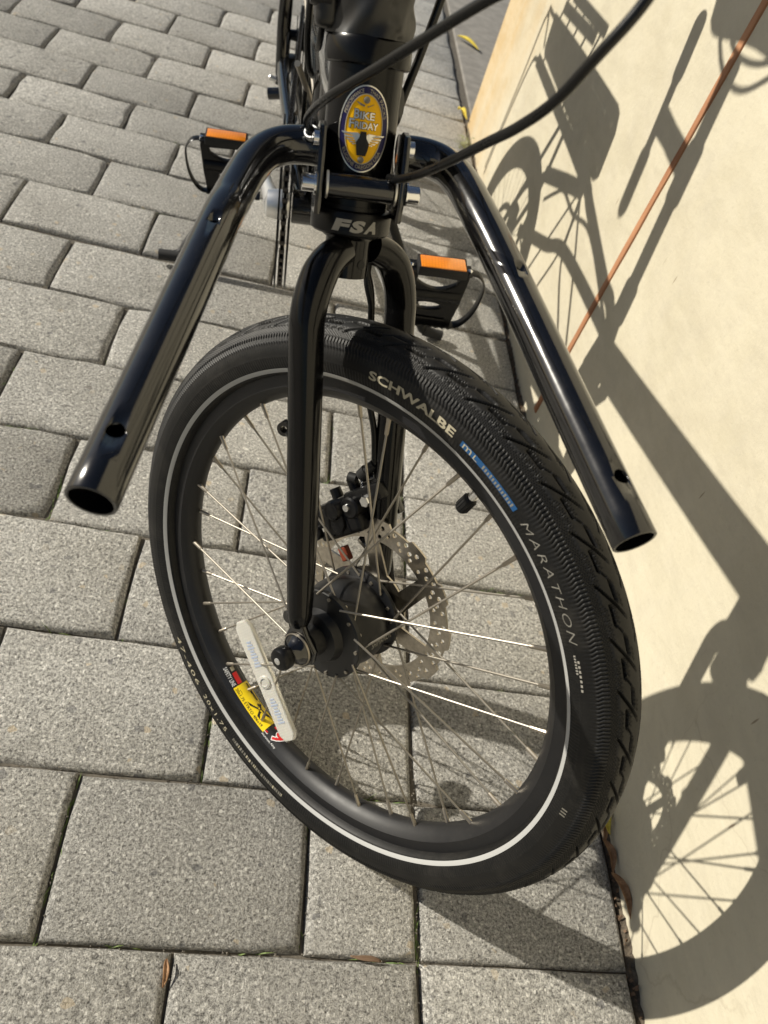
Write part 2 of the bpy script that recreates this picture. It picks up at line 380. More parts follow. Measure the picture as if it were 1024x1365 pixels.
def paver_mesh(L, Wd, seed):
    r = random.Random(seed); nl = 5 if L > .15 else 3; ns = 3
    pts = []
    def side(p, q, n):
        for k in range(n): pts.append((p[0] + (q[0] - p[0]) * k / n, p[1] + (q[1] - p[1]) * k / n))
    hx, hy = L / 2, Wd / 2
    side((-hx, -hy), (hx, -hy), nl); side((hx, -hy), (hx, hy), ns); side((hx, hy), (-hx, hy), nl); side((-hx, hy), (-hx, -hy), ns)
    n = len(pts); corners = {0, nl, nl + ns, 2 * nl + ns}; vs = []
    chip = [r.uniform(.8, 1.25) * (1.7 if r.random() < .10 else 1) * (1.25 if i in corners else 1) for i in range(n)]
    for ring_, (ins, z) in enumerate(((0.0, -.045), (0.0, -.0062), (.0022, -.0020), (.0066, .0))):
        for i, (x, y) in enumerate(pts):
            k = ins * chip[i] + (r.uniform(-.0007, .0007) if ring_ else 0)
            sx = 1 if x > 0 else -1; sy = 1 if y > 0 else -1
            ex = abs(abs(x) - hx) < 1e-6; ey = abs(abs(y) - hy) < 1e-6
            zz = z if ring_ in (0, 3) else z * chip[i] + r.uniform(-.0006, .0003)
            vs.append((x - (sx * k if ex else 0), y - (sy * k if ey else 0), zz))
    fs = []
    for q in range(3):
        for i in range(n): j = (i + 1) % n; fs.append((q * n + i, q * n + j, (q + 1) * n + j, (q + 1) * n + i))
    fs.append(tuple(3 * n + i for i in range(n)))
    me = bpy.data.meshes.new('paver'); me.from_pydata(vs, [], fs); me.materials.append(MATS['paver'])
    me.polygons.foreach_set('use_smooth', [True] * len(me.polygons)); me.set_sharp_from_angle(angle=R(42)); me.update(); return me
PM = {}
def place_paver(xa, xb, ya, yb, gx=.0036, gy=.0030):
    L = round(xb - xa - gx, 3); Wd = round(yb - ya - gy, 3)
    key = (L, Wd, random.randrange(4))
    if key not in PM: PM[key] = paver_mesh(L, Wd, len(PM) * 7 + 3)
    o = bpy.data.objects.new('paver', PM[key]); col.objects.link(o)
    o.parent = bed
    o.location = ((xa + xb) / 2 + random.uniform(-.0006, .0006), (ya + yb) / 2 + random.uniform(-.0006, .0006), random.uniform(-.0018, .0008))
    o.rotation_euler = (random.uniform(-.004, .004), random.uniform(-.004, .004), random.uniform(-.003, .003))
for i in range(len(ROWS) - 1):
    ya, yb = ROWS[i], ROWS[i + 1]
    wide_lo = .010 if i in (11, 18) else 0.0     # two joints that have opened up
    ya2 = ya + wide_lo
    typ = (i - 4) % 2
    off = (-.144 if typ == 0 else -.029) + (-.012 if i == 19 else 0) + (-.004 * max(0, i - 8) if i < 19 else -.03)
    xs = [SEAM_X]
    k = 0
    j = off + .2285
    while j > SEAM_X - .03: j -= .2285
    lim = -1.25 if i < 24 else -.75
    while j > lim: xs.append(j); j -= .2285
    for xb, xa in zip(xs[:-1], xs[1:]): place_paver(xa, xb, ya2, yb)
    place_paver(SEAM_X, WALL_X - .0065, ya2, yb, gx=.004)

# ------------------------------------------------------------------ wall
def wall_shape():
    x0, x1, yb, ye, zb, zt = WALL_X, WALL_X + .22, -3.2, 1.31, -.10, 2.3
    rr = .035; out = [(x0, yb), (x1, yb), (x1, ye)]
    for k in range(9):
        a = R(90 + 90 * k / 8); out.append((x0 + rr + rr * math.cos(a), ye - rr + rr * math.sin(a)))
    n = len(out)
    v = [(x, y, zb) for x, y in out] + [(x, y, zt) for x, y in out]
    f = [(i, (i + 1) % n, n + (i + 1) % n, n + i) for i in range(n)] + [tuple(range(n))[::-1], tuple(range(n, 2 * n))]
    return v, f
wall = add('concrete_wall', *wall_shape(), 'wall_plaster', sharp=40)
tagged(wall, 'cream plastered concrete wall with a rusty vertical joint, bicycle shadow cast on it', 'wall')
def strip():
    r = random.Random(3); vs, fs = [], []; n = 60
    for k in range(n):
        z = .030 + (2.25 - .03) * k / (n - 1); y = .020 + r.uniform(-.0006, .0006); w = .0080 + r.uniform(-.0009, .0009)
        vs += [(WALL_X + .002, y - w, z), (WALL_X - .0022, y - w * .75, z), (WALL_X - .0022, y + w * .75, z), (WALL_X + .002, y + w, z)]
    for k in range(n - 1):
        b0 = k * 4
        for q in range(3): fs.append((b0 + q, b0 + q + 1, b0 + q + 5, b0 + q + 4))
    fs.append((3, 2, 1, 0)); fs.append(tuple((n - 1) * 4 + q for q in range(4))); return vs, fs
add('joint_strip', *strip(), 'rust', wall)

# ------------------------------------------------------------------ bicycle frames of reference
C = V((0.0597, -0.5891, 0.2428))                       # front hub
A = V((0.6954, 0.7003, -0.1612)).normalized()          # axle, towards the wall (bike's left)
U = V((0.7096, -0.7046, 0.0)).normalized(); Vv = V((0.1136, 0.1144, 0.9869)).normalized()
S = V((-0.1173, 0.3319, 0.9360)).normalized()          # steering axis
P1 = V((-0.0045, -0.4612, 0.5217))                     # lower headset
N = V((0.9921, 0.0812, 0.0955)).normalized(); H = N.cross(S).normalized()
NF = V((0.9931, 0.0483, 0.1073)).normalized()          # frame's left
FWD = NF.cross(V((0, 0, 1))).normalized(); FUP = FWD.cross(NF) * -1
if FUP.z < 0: FUP = -FUP
def W(u, v, a=0.0): return C + U * u + Vv * v + A * a
def Wp(r, deg, a=0.0): return W(r * math.cos(R(deg)), r * math.sin(R(deg)), a)
def Hd(n, h, s): return P1 + N * n + H * h + S * s
bike = bpy.data.objects.new('bicycle', None); col.objects.link(bike); bike.location = (0, .05, 0); bike.empty_display_size = .2
tagged(bike, 'black folding cargo bicycle with small front wheel and bare rack arms beside cream wall', 'bicycle')
def part(name, geo, mat, parent=None, **k): return add(name, geo[0], geo[1], mat, parent if parent is not None else bike, **k)

# ------------------------------------------------------------------ front wheel
R1, r1 = .2245, .0238
rim_prof = [(-.0125, .2090), (-.0125, .1983), (-.0095, .1945), (-.004, .1902), (0, .1893), (.004, .1902), (.0095, .1945), (.0125, .1983), (.0125, .2090), (.0108, .2092), (.0095, .2045), (-.0095, .2045), (-.0108, .2092)]
def ring(prof, c, ax, seg=180, hint=None):
    x, y, z = basis(ax, hint); vs, fs = [], []; m = len(prof); c = V(c)
    for k in range(seg):
        a = 2 * math.pi * k / seg; d = x * math.cos(a) + y * math.sin(a)
        for (t, r) in prof: vs.append(c + z * t + d * r)
    for k in range(seg):
        l = (k + 1) % seg
        for i in range(m):
            j = (i + 1) % m; fs.append((k * m + i, l * m + i, l * m + j, k * m + j))
    return vs, fs
wheel = part('wheel', ring(rim_prof, C, A, hint=U), 'rim_black', sharp=28)
wheel['label'] = 'front wheel with disc rotor and reflective-striped tyre'

def tyre_np(c, u, v, a, nth, npd, detailed=True):
    th = np.linspace(0, 2 * np.pi, nth, endpoint=False)
    phm = np.radians(131); ph = np.linspace(-phm, phm, npd)
    TH, PH = np.meshgrid(th, ph, indexing='ij')
    t = PH * r1; at = np.abs(t); side = np.sign(PH)
    hgt = np.zeros_like(TH)
    if detailed:
        NP = 44
        x = (TH * NP / (2 * np.pi) + np.where(side > 0, .5, 0.0))
        wrap = lambda q: (q + .5) % 1.0 - .5
        sm = lambda q, a_, b_: np.clip((q - a_) / (b_ - a_), 0, 1) ** 2 * (3 - 2 * np.clip((q - a_) / (b_ - a_), 0, 1))
        win = lambda q, a_, b_, e: sm(q, a_ - e, a_ + e) * (1 - sm(q, b_ - e, b_ + e))
        yy = at / .017; xd = (x - .85 * yy) % 1.0                       # block coordinates, swept back towards the shoulder
        box_ = lambda q, a_, b_, e: np.clip((q - a_) / e, 0, 1) * np.clip((b_ - q) / e, 0, 1)
        tread = np.clip((1.02 - yy) / .04, 0, 1)
        cut = np.zeros_like(TH)
        cut = np.maximum(cut, .0022 * np.clip((.050 - np.abs(wrap(xd))) / .022, 0, 1) * np.clip((yy - .10) / .05, 0, 1))      # long diagonal groove
        cut = np.maximum(cut, .0032 * box_(yy, .30, .47, .04) * box_(xd, .10, .52, .05))                                     # deep slots
        cut = np.maximum(cut, .0028 * box_(yy, .62, .76, .04) * box_(xd, .42, .86, .05))
        cut = np.maximum(cut, .0018 * np.clip((.030 - np.abs(xd - .50)) / .016, 0, 1) * box_(yy, .42, .70, .03))
        sp1_ = np.clip((.24 - np.abs(wrap(xd * 11))) / .12, 0, 1)
        cut = np.maximum(cut, .0010 * sp1_ * box_(yy, .48, .66, .04) * box_(xd, .56, .96, .04))
        cut = np.maximum(cut, .0010 * sp1_ * box_(yy, .80, 1.02, .04) * box_(xd, .06, .70, .04))
        cut = np.maximum(cut, .0009 * sp1_ * box_(yy, .12, .28, .04) * box_(xd, .10, .45, .04))
        hgt += (.0013 - cut) * tread
        # chevron ribs on the shoulder
        rb = np.abs(wrap(x * 12 - 3.4 * np.maximum(0, .0222 - at) / .0055 + .7 * np.maximum(0, at - .0262) / .0035))
        hgt += .00085 * np.clip((.30 - rb) / .12, 0, 1) * win(at, .0172, .0300, .0006)
        # fine sidewall ribs and a moulded line
        fr = np.sin(TH * 528); hgt += .00010 * fr * win(at, .0300, .0345, .0012) + .00010 * fr * win(at, .0405, .0500, .0008)
        hgt += .00025 * (1 - sm(np.abs(at - .0402), .0003, .0009))
    rr = r1 + hgt
    rad = R1 + rr * np.cos(PH); off = rr * np.sin(PH) * 1.0
    u, v, a, c = [np.array(q) for q in (u, v, a, c)]
    P = c + (rad * np.cos(TH))[..., None] * u + (rad * np.sin(TH))[..., None] * v + off[..., None] * a
    P[..., 2] = np.maximum(P[..., 2], .0004)          # flattened where it carries the load
    # beads tucked into the rim
    b0 = np.stack([c + q * a + .2075 * (np.cos(th)[:, None] * u + np.sin(th)[:, None] * v) for q in (-.0117, .0117)], 1)
    P = np.concatenate([b0[:, :1], P, b0[:, 1:]], 1); m = npd + 2
    idx = np.arange(nth * m).reshape(nth, m); nx = np.roll(idx, -1, 0)
    F = np.stack([idx[:, :-1], nx[:, :-1], nx[:, 1:], idx[:, 1:]], -1).reshape(-1, 4)
    me = bpy.data.meshes.new('tyre'); me.vertices.add(nth * m); me.vertices.foreach_set('co', P.reshape(-1))
    nf = len(F); me.loops.add(nf * 4); me.loops.foreach_set('vertex_index', F.reshape(-1).astype(np.int32))
    me.polygons.add(nf); me.polygons.foreach_set('loop_start', np.arange(0, nf * 4, 4, dtype=np.int32))
    me.update(calc_edges=True); me.validate(); return me
tyre = link('tyre', tyre_np(C, U, Vv, A, 3168, 132), 'rubber', wheel, sharp=60)
def tyre_pt(deg, ph, lift=.0003):          # ph in degrees, negative = the side away from the wall
    rr = r1 + lift; return Wp(R1 + rr * math.cos(R(ph)), deg, rr * math.sin(R(ph)))
def stripe_geo(pa, pb, n=360):
    vs, fs = [], []; m = 4
    for k in range(n):
        for q in range(m): vs.append(tyre_pt(360 * k / n, pa + (pb - pa) * q / (m - 1), .00035))
    for k in range(n):
        for q in range(m - 1): fs.append((k * m + q, ((k + 1) % n) * m + q, ((k + 1) % n) * m + q + 1, k * m + q + 1))
    return vs, fs
part('reflective_stripe', stripe_geo(-117.5, -126.5), 'stripe', wheel)
part('reflective_stripe', stripe_geo(117.5, 126.5), 'stripe', wheel)
def tyre_text(s, d0, d1, p0, p1, mat, name='lettering', lift=.0004, **k):
    part(name, text_map(s, lambda x, y, z: tyre_pt(d0 + (d1 - d0) * x, p0 + (p1 - p0) * y, lift), **k), mat, wheel, smooth=False)
# outer/upper half reads clockwise with letter tops outwards, lower half the other way
tyre_text('SCHWALBE', 105.6, 86.6, -100, -85, 'gold_print', offset=.03)
def patch(d0, d1, p0, p1, lift, n=16, mq=4):
    vs, fs = [], []
    for k in range(n + 1):
        for q in range(mq): vs.append(tyre_pt(d0 + (d1 - d0) * k / n, p0 + (p1 - p0) * q / (mq - 1), lift))
    for k in range(n):
        for q in range(mq - 1): fs.append((k * mq + q, (k + 1) * mq + q, (k + 1) * mq + q + 1, k * mq + q + 1))
    return vs, fs
part('sidewall_label', patch(84.8, 71.0, -100, -90, .00035), 'blue', wheel)
tyre_text('m', 84.3, 82.4, -99, -91, 'gold_print', lift=.0005)
tyre_text('L', 81.8, 80.8, -99, -91, 'gold_print', lift=.0005)
for k in range(13):
    part('moulded_mark', patch(79.6 - k * .62, 79.25 - k * .62, -98.5, -91.5 - .8 * (k % 3), .0005, 1, 2), 'dim_print2', wheel)
tyre_text('MARATHON', 68.8, 47.6, -101, -88, 'dim_print2', space=1.25, offset=-.012, shear=.25)
for q, (w0, w1) in enumerate(((45.8, 42.2), (44.9, 39.0))):
    for k in range(7):
        d = w0 + (w1 - w0) * k / 7
        part('moulded_mark', patch(d, d - .33 * abs(w1 - w0) / 4, -99 + q * 5, -95.5 + q * 5, .0004, 1, 2), 'grey_print', wheel)
tyre_text('47-406', -128.9, -115.2, -88, -101, 'gold_print', space=1.2)
tyre_text('20x1.75', -112.2, -101.2, -88, -101, 'gold_print', space=1.25)
# a strip of moulded outline characters
rs = random.Random(4); d = -98.4
while d < -78.6:
    w = rs.uniform(.18, .62); part('moulded_mark', patch(d, d + w, -93 - rs.uniform(0, 1.5), -102 - rs.uniform(0, 1.5), .0004, 1, 2), rs.choice(('dim_print', 'dim_print2', 'gold_print')), wheel); d += w + rs.uniform(.16, .4)
for k in range(3): part('moulded_mark', patch(14.5 - k * .7, 14.2 - k * .7, -96, -86, .0004, 1, 2), 'dim_print', wheel)

# spokes
def hubhole(deg, near): return Wp(.0362, deg, -.0240 if near else .0205)
for k in range(36):
    deg = 3.2 + 10 * k; near = (k % 2 == 0); j = k // 2
    e = Wp(.1905, deg, -.0030 if near else .0030)
    hd = deg + (40 if j % 2 == 0 else -40)
    h0 = hubhole(hd, near); outside = (j % 2 == 0)
    side = (-1 if near else 1) * (.0034 if outside else -.0034)
    st = h0 + A * side; d = (st - e).normalized()
    wn = e + d * .0125
    part('spoke', merge([tube([st, wn], .00092, 8), tube([h0 - A * side * .9, h0, st + d * -.0015], .0011, 6), lathe(h0 - A * side * 1.0, A, [(-.0006, .0016), (.0006, .0016)], 8)]), 'steel', wheel)
    part('nipple', tube([e - d * .004, e + d * .002, e + d * .0025, e + d * .012, e + d * .0128], [.0019, .0019, .0017, .0016, .0011], 8), 'nipple', wheel)
# valve
vd = V(Wp(1, 78.2)) - C; vb = Wp(.190, 78.2); vdir = -vd.normalized()
valve = part('valve', tube([vb - vdir * .004, vb + vdir * .009], .0032, 14), 'chrome', wheel)
part('valve_cap', merge([lathe(vb, vdir, [(.0075, .0042), (.0085, .0050), (.019, .0048), (.0205, .004)], 18)] + [box(vb + vdir * .0135 + (basis(vdir)[0] * math.cos(t) + basis(vdir)[1] * math.sin(t)) * .0048, (basis(vdir)[0] * math.cos(t) + basis(vdir)[1] * math.sin(t), vdir.cross(basis(vdir)[0] * math.cos(t) + basis(vdir)[1] * math.sin(t)), vdir), (.0005, .0005, .005)) for t in [2 * math.pi * q / 14 for q in range(14)]]), 'matt_black', wheel)
# hub
hub = part('hub', lathe(C, A, [(-.047, .0105), (-.046, .0125), (-.036, .0135), (-.0345, .021), (-.0275, .0235), (-.0268, .0385), (-.0262, .0394), (-.0225, .0394), (-.0218, .0382), (-.0200, .0335), (-.0165, .0335), (-.010, .0365), (-.003, .0382), (.003, .0382), (.010, .0368), (.0168, .0340), (.0185, .0395), (.0190, .0405), (.0222, .0405), (.0228, .0395), (.0235, .030), (.031, .026), (.0365, .025), (.037, .016), (.046, .012)], 64, hint=U), 'hub_black', wheel, sharp=30)
def hub_text(s, d0, d1, a0, a1, r):
    part('lettering', text_map(s, lambda x, y, z: Wp(r, d0 + (d1 - d0) * y, a0 + (a1 - a0) * x)), 'grey_print', wheel, smooth=False)
hub_text('SHIMANO', 16, 26, -.010, .012, .0390)
# rotor
def rotor_outline():
    out = [];
    for k in range(180):
        a = 2 * math.pi * k / 180; w = (k % 15) / 15
        out.append(((.0780 + .0028 * (1 if w > .5 else -.2) ) * math.cos(a), (.0780 + .0028 * (1 if w > .5 else -.2)) * math.sin(a)))
    return out
rh = []
for k in range(36):
    a = 2 * math.pi * k / 36
    for (rad, da, hr) in ((.0741, 0, .0022), (.0698, .085, .0022), (.0657, .03, .0019)):
        if (k + (rad < .068)) % 4 == 3 and rad < .072: continue
        rh.append(circ2(rad * math.cos(a + da), rad * math.sin(a + da), hr, 10))
for k in range(6):
    a0 = 2 * math.pi * k / 6 + .12; win_ = []
    for q in range(9): a = a0 + .80 * q / 8; win_.append((.0610 * math.cos(a), .0610 * math.sin(a)))
    for q in range(7): a = a0 + .62 - .50 * q / 6 - .18; win_.append((.034 * math.cos(a), .034 * math.sin(a)))
    rh.append(win_)
rh.append(circ2(0, 0, .017, 24))
part('disc_rotor', plate(rotor_outline(), rh, C + A * .0395, (U, Vv, A), .0019), 'rotor', wheel, smooth=False)
for k in range(6):
    a = 60 * k + 40; part('rotor_bolt', lathe(Wp(.022, a, .0385), A, [(-.003, .0026), (-.0005, .0030), (.002, .0030)], 10), 'chrome', wheel)
# spoke reflector (clear plastic bar clipped between spokes)
ra, rb_ = W(-.0835, -.0905, -.0120), W(.0165, -.1585, -.0120)
rx = (rb_ - ra).normalized(); ry = (-A - rx * (-A).dot(rx)).normalized(); rz = rx.cross(ry)
Lr = (rb_ - ra).length; mid = (ra + rb_) * .5
for q in (-.030, .030):
    pass
tilt = R(-18); ry, rz = ry * math.cos(tilt) + rz * math.sin(tilt), rz * math.cos(tilt) - ry * math.sin(tilt)
hw = .0074
if True:
    outl = [(-Lr / 2, -hw * .55), (-Lr / 2 + .006, -hw), (-.010, -hw), (-.004, -hw * 1.15), (.004, -hw * 1.15), (.010, -hw), (Lr / 2 - .006, -hw), (Lr / 2, -hw * .55), (Lr / 2, hw * .55), (Lr / 2 - .006, hw), (.010, hw), (-.010, hw), (-Lr / 2 + .006, hw), (-Lr / 2, hw * .55)]
    refl = part('spoke_reflector', plate(outl, [], mid, (rx, rz, ry), .0065, .0012), 'clear_reflector', wheel, sharp=30)
    for q in (-.0285, .0300):
        for k in range(9): part('imprint', box(mid + rx * (q - .012 + .003 * k) + ry * .00335, (rx, rz, ry), (.0009, .0022 + .0008 * (k % 3), .0002)), 'imprint', wheel, smooth=False)
    part('reflector_clip', lathe(mid, ry, [(.002, .0066), (.0046, .0060), (.0050, .0040), (.0042, .0035)], 20), 'clear_reflector', wheel)
# rim sticker on the spoke bed
def bed_pt(deg, w, lift=.0004):
    t = abs(w)
    r = .1893 + (t / .004) * .0009 if t < .004 else (.1902 + (t - .004) / .0055 * .0043 if t < .0095 else .1945 + (t - .0095) / .003 * .0038)
    return Wp(r - lift, deg, w)
def bed_patch(d0, d1, w0, w1, lift=.0004, n=14, mq=9):
    vs, fs = [], []
    for k in range(n + 1):
        for q in range(mq): vs.append(bed_pt(d0 + (d1 - d0) * k / n, w0 + (w1 - w0) * q / (mq - 1), lift))
    for k in range(n):
        for q in range(mq - 1): fs.append((k * mq + q, (k + 1) * mq + q, (k + 1) * mq + q + 1, k * mq + q + 1))
    return vs, fs
sticker = part('rim_sticker', bed_patch(-109.5, -94.0, -.0088, .0092), 'sticker_yellow', wheel)
def bed_text(s, d0, d1, w0, w1, mat, lift=.0007, **k):
    part('lettering', text_map(s, lambda x, y, z: bed_pt(d0 + (d1 - d0) * x, w0 + (w1 - w0) * y, lift), **k), mat, wheel, smooth=False)
bed_text('TM', -109.0, -95.4, -.0050, .0068, 'matt_black', offset=.03, shear=.25)
bed_text('20x1.75 ETRTO 406x19', -109.0, -95.5, -.0080, -.0058, 'matt_black')
bed_text('19', -94.2, -87.6, -.0082, .0050, 'white', lift=.0006, offset=.065, shear=.25)
bed_text('19', -93.9, -87.9, -.0075, .0043, 'red', lift=.0010, offset=.02, shear=.25)
part('rim_sticker', bed_patch(-113.6, -109.8, -.0040, .0010, .0004, 4), 'red', wheel)
bed_text('SAFETY LINE', -116.2, -110.0, -.0088, -.0055, 'white')
bed_text('compression', -115.6, -109.8, .0046, .0064, 'grey_print')
bed_text('Aluminum Alloy', -94.0, -88.0, -.0108, -.0090, 'white')
part('rim_sticker', bed_patch(-115.6, -114.2, -.0034, .0004, .0004, 3, 4), 'gold_print', wheel)

# ------------------------------------------------------------------ fork, axle ends, brake
def leg(sg):
    a = .0495 * sg
    pts = [W(-.011, .016, a), W(-.030, .062, a), W(-.068, .150, a), W(-.098, .219, a), W(-.1045, .2340, a * .985), W(-.1100, .2475, a * .90), W(-.1150, .2580, a * .76), W(-.1190, .2645, a * .56), W(-.1225, .2680, a * .30)]
    P = catmull(pts, 6); n = len(P)
    rr = [(.0095 + .0022 * min(1, i / 10)) for i in range(n)]; rr[0] = .0070; rr = [q if i < n - 14 else q * (1 - .010 * (i - n + 14)) for i, q in enumerate(rr)]
    return tube(P, rr, 24)
st0 = -.0365
fork = part('fork', merge([leg(-1), leg(1), lathe(P1, S, [(st0, .0120), (st0, .0150), (-.012, .0152), (-.0115, .0175), (-.0095, .0185), (-.0085, .0200)], 36)]), 'fork_black', sharp=40)
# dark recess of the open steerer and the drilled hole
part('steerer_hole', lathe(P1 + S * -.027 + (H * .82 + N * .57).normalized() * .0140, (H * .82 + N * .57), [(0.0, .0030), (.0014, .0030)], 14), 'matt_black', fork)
for sg in (-1, 1):
    o = [(-.0135, .0180), (-.0090, .0225), (.0005, .0150), (.0130, .0080), (.0150, -.0020), (.0105, -.0115), (.0048, -.0150), (.0048, -.0040), (-.0048, -.0040), (-.0048, -.0150), (-.0110, -.0105), (-.0150, -.0010), (-.0145, .0090)]
    part('dropout', plate(o, [], C + A * .0510 * sg, (U, Vv, A), .0060, .0008), 'gloss_black', fork, sharp=30)
part('eyelet', merge([lathe(W(-.0185, .0215, -.054), A, [(-.004, .0048), (-.003, .0056), (.004, .0056)], 16)]), 'gloss_black', fork)
part('eyelet', merge([tube([W(-.0715, .152, -.052), W(-.0835, .1545, -.052)], .0034, 12), ring([(-.0035, .0052), (.0035, .0052), (.0035, .0026), (-.0035, .0026)], W(-.0872, .1555, -.052), (H * .6 + A * -.8), 18)]), 'gloss_black', fork)
axle = part('quick_release', merge([lathe(C, A, [(-.0560, .0128), (-.0557, .0135), (-.0550, .0137), (-.0540, .0137)], 32)]), 'satin_black')
part('washer', ring([(-.0563, .0131), (-.0563, .0135), (-.0555, .0139), (-.0549, .0139), (-.0549, .0131)], C, A, 40), 'nipple', axle)
part('axle_nut', lathe(C, A, [(-.0665, .0078), (-.0640, .0080), (-.0600, .0105), (-.0574, .0126), (-.0561, .0131), (-.0556, .0131)], 32), 'gloss_black', axle)
part('axle_nut', lathe(C, A, [(-.0765, .0055), (-.0755, .0082), (-.0735, .0094), (-.0680, .0096), (-.0662, .0088)], 32), 'satin_black', axle)
part('skewer_tip', lathe(C, A, [(-.0774, .0016), (-.0770, .0028), (-.0750, .0030)], 16), 'silver', axle)
part('quick_release_lever', merge([lathe(C, A, [(.0535, .013), (.062, .013), (.064, .008)], 24), tube([W(0, 0, .062), W(-.02, .025, .066), W(-.045, .05, .064)], [.006, .005, .0035], 10)]), 'satin_black', axle)
# brake caliper (mechanical disc brake behind the far fork leg)
cx_ = V(U) * .55 + V(Vv) * .835; cy_ = A; cz_ = cx_.cross(cy_)
cal = part('brake_caliper', merge([box(W(-.0600, .0500, .0330), (cx_, cz_, A), (.026, .0140, .0080), .004, 3), box(W(-.0600, .0500, .0520), (cx_, cz_, A), (.024, .0150, .0090), .004, 3),
        box(W(-.0700, .0560, .0430), (cx_, cz_, A), (.026, .0060, .014), .003, 2), lathe(W(-.062, .052, .0250), A, [(-.004, .009), (-.003, .0125), (.004, .0135), (.012, .0135)], 24)]), 'satin_black', sharp=30)
part('brake_arm', merge([box(W(-.0520, .0860, .0360), (cx_, cz_, A), (.021, .0075, .0060), .003, 2), lathe(W(-.0545, .0725, .030), A, [(-.006, .008), (-.005, .0095), (.008, .0095)], 20), box(W(-.0500, .0930, .0480), (cx_, cz_, A), (.013, .0085, .0100), .003, 2)]), 'satin_black', cal, sharp=30)
part('bolt', lathe(W(-.0562, .0720, .0235), A, [(-.0016, .0030), (0, .0034), (.003, .0034)], 14), 'chrome', cal)
part('bolt', merge([lathe(W(-.0715, .0270, .0260), A, [(-.006, .0058), (-.005, .0066), (.004, .0066)], 20), ring([(-.0062, .0050), (-.0055, .0050), (-.0055, .0030), (-.0062, .0030)], W(-.0715, .0270, .0260), A, 16)]), 'satin_black', cal)
for k in range(2): part('bolt', lathe(W(-.080 + .012 * k, .062 + .020 * k, .040), -cz_, [(-.004, .005), (.004, .0052), (.005, .004)], 14), 'satin_black', cal)
part('brake_pad', box(W(-.0435, .0225, .0350), (cx_, cz_, A), (.0045, .0065, .0035), .001, 1), 'pad_orange', cal)
for k in range(4): part('caliper_rib', box(W(-.0700 + .006 * k, .0345 + .0085 * k, .0262), (cx_, cz_, A), (.0016, .0105, .0022), .0006, 1), 'satin_black', cal)
part('caliper_cap', lathe(W(-.0655, .0610, .0240), A, [(-.0062, .0045), (-.0055, .0075), (-.003, .0088), (.004, .0090)], 24), 'satin_black', cal, sharp=30)
for k in range(4): part('moulded_mark', box(W(-.0668 + .0030 * k, .0348 + .0030 * k, .0238), (cx_, cz_, A), (.0009, .0016, .0002)), 'grey_print', cal, smooth=False)
part('cable_clamp', merge([tube([W(-.0440, .0905, .030), W(-.0440, .0905, .0225)], [.0050, .0046], 6), tube([W(-.0470, .0850, .0285), W(-.0620, .0955, .0360)], .0013, 6)]), 'chrome', cal)
adj0, adj1 = W(-.0640, .0960, .0380), W(-.0595, .1130, .0400)
part('barrel_adjuster', merge([tube([adj0, adj0 + (adj1 - adj0) * .45], .0058, 14), tube([adj0 + (adj1 - adj0) * .45, adj1], [.0046, .0040], 14), tube([W(-.0655, .0925, .0350), W(-.0720, .0900, .0330)], .0045, 12)]), 'matt_black', cal)
part('caliper_mount', merge([box(W(-.0500, .0560, .0600), (cx_, cz_, A), (.034, .0075, .0040), .002, 2), tube([W(-.030, .03, .055), W(-.046, .03, .057)], .006, 10), tube([W(-.052, .088, .055), W(-.066, .086, .057)], .006, 10)]), 'gloss_black', cal)

# ------------------------------------------------------------------ headset, head tube, badge
head = part('head_tube', lathe(P1, S, [(.0090, .0215), (.0095, .0225), (.0890, .0225), (.0895, .0215)], 48), 'head_black')
part('headset_cup', lathe(P1, S, [(-.0090, .0200), (-.0085, .0245), (-.0070, .0262), (.0040, .0264), (.0062, .0255), (.0070, .0225), (.0098, .0225)], 48), 'satin_black', head, sharp=30)
def cyl_pt(r, ang, s, lift=0):            # ang measured from straight ahead, + towards the wall
    return P1 + S * s + (H * math.cos(ang) + N * math.sin(ang)) * (r + lift)
for ch, x0, x1 in (('F', -.58, -.20), ('S', -.16, .16), ('A', .20, .52)):
    part('lettering', text_map(ch, lambda x, y, z: cyl_pt(.0264, x0 + .02 + (x1 - x0) * x + .10 * y, -.0052 + .0075 * y, .0004), offset=.06), 'grey_print', head, smooth=False)
part('headset_top', lathe(P1, S, [(.0868, .0225), (.0862, .0245), (.0870, .0258), (.0900, .0262), (.0985, .0258), (.1005, .0248), (.1010, .0230)], 48), 'head_black', head, sharp=30)
def boot():
    vs, fs = [], []; seg, m = 64, 26; r = random.Random(5); x, y, z = basis(S, H)
    for i in range(m):
        t = i / (m - 1); s = .1005 + .0400 * t
        for k in range(seg):
            a = 2 * math.pi * k / seg
            rr = .0250 - .0015 * t + .0010 * math.sin(3 * a + 6 * t) + .0009 * math.sin(7 * a - 11 * t) * (1 - t) + .0016 * max(0, math.cos(a - 2.0)) * math.sin(9 * t)
            if abs(((a + .3 * math.sin(5 * t)) - .62) % (2 * math.pi)) < .06: rr -= .0016
            vs.append(P1 + S * s + (x * math.cos(a) + y * math.sin(a)) * rr)
    for i in range(m - 1):
        for k in range(seg): l = (k + 1) % seg; fs.append((i * seg + k, i * seg + l, (i + 1) * seg + l, (i + 1) * seg + k))
    fs.append(tuple((m - 1) * seg + k for k in range(seg))); return vs, fs
post = part('handlebar_post', merge([lathe(P1, S, [(.138, .0255), (.139, .0262), (.146, .0262), (.147, .0245), (.150, .0235), (.165, .0235), (.168, .0180), (.56, .0165), (.565, .015)], 40)]), 'head_black', sharp=30)
part('post_cover', boot(), 'rubber_boot', post, sharp=70)
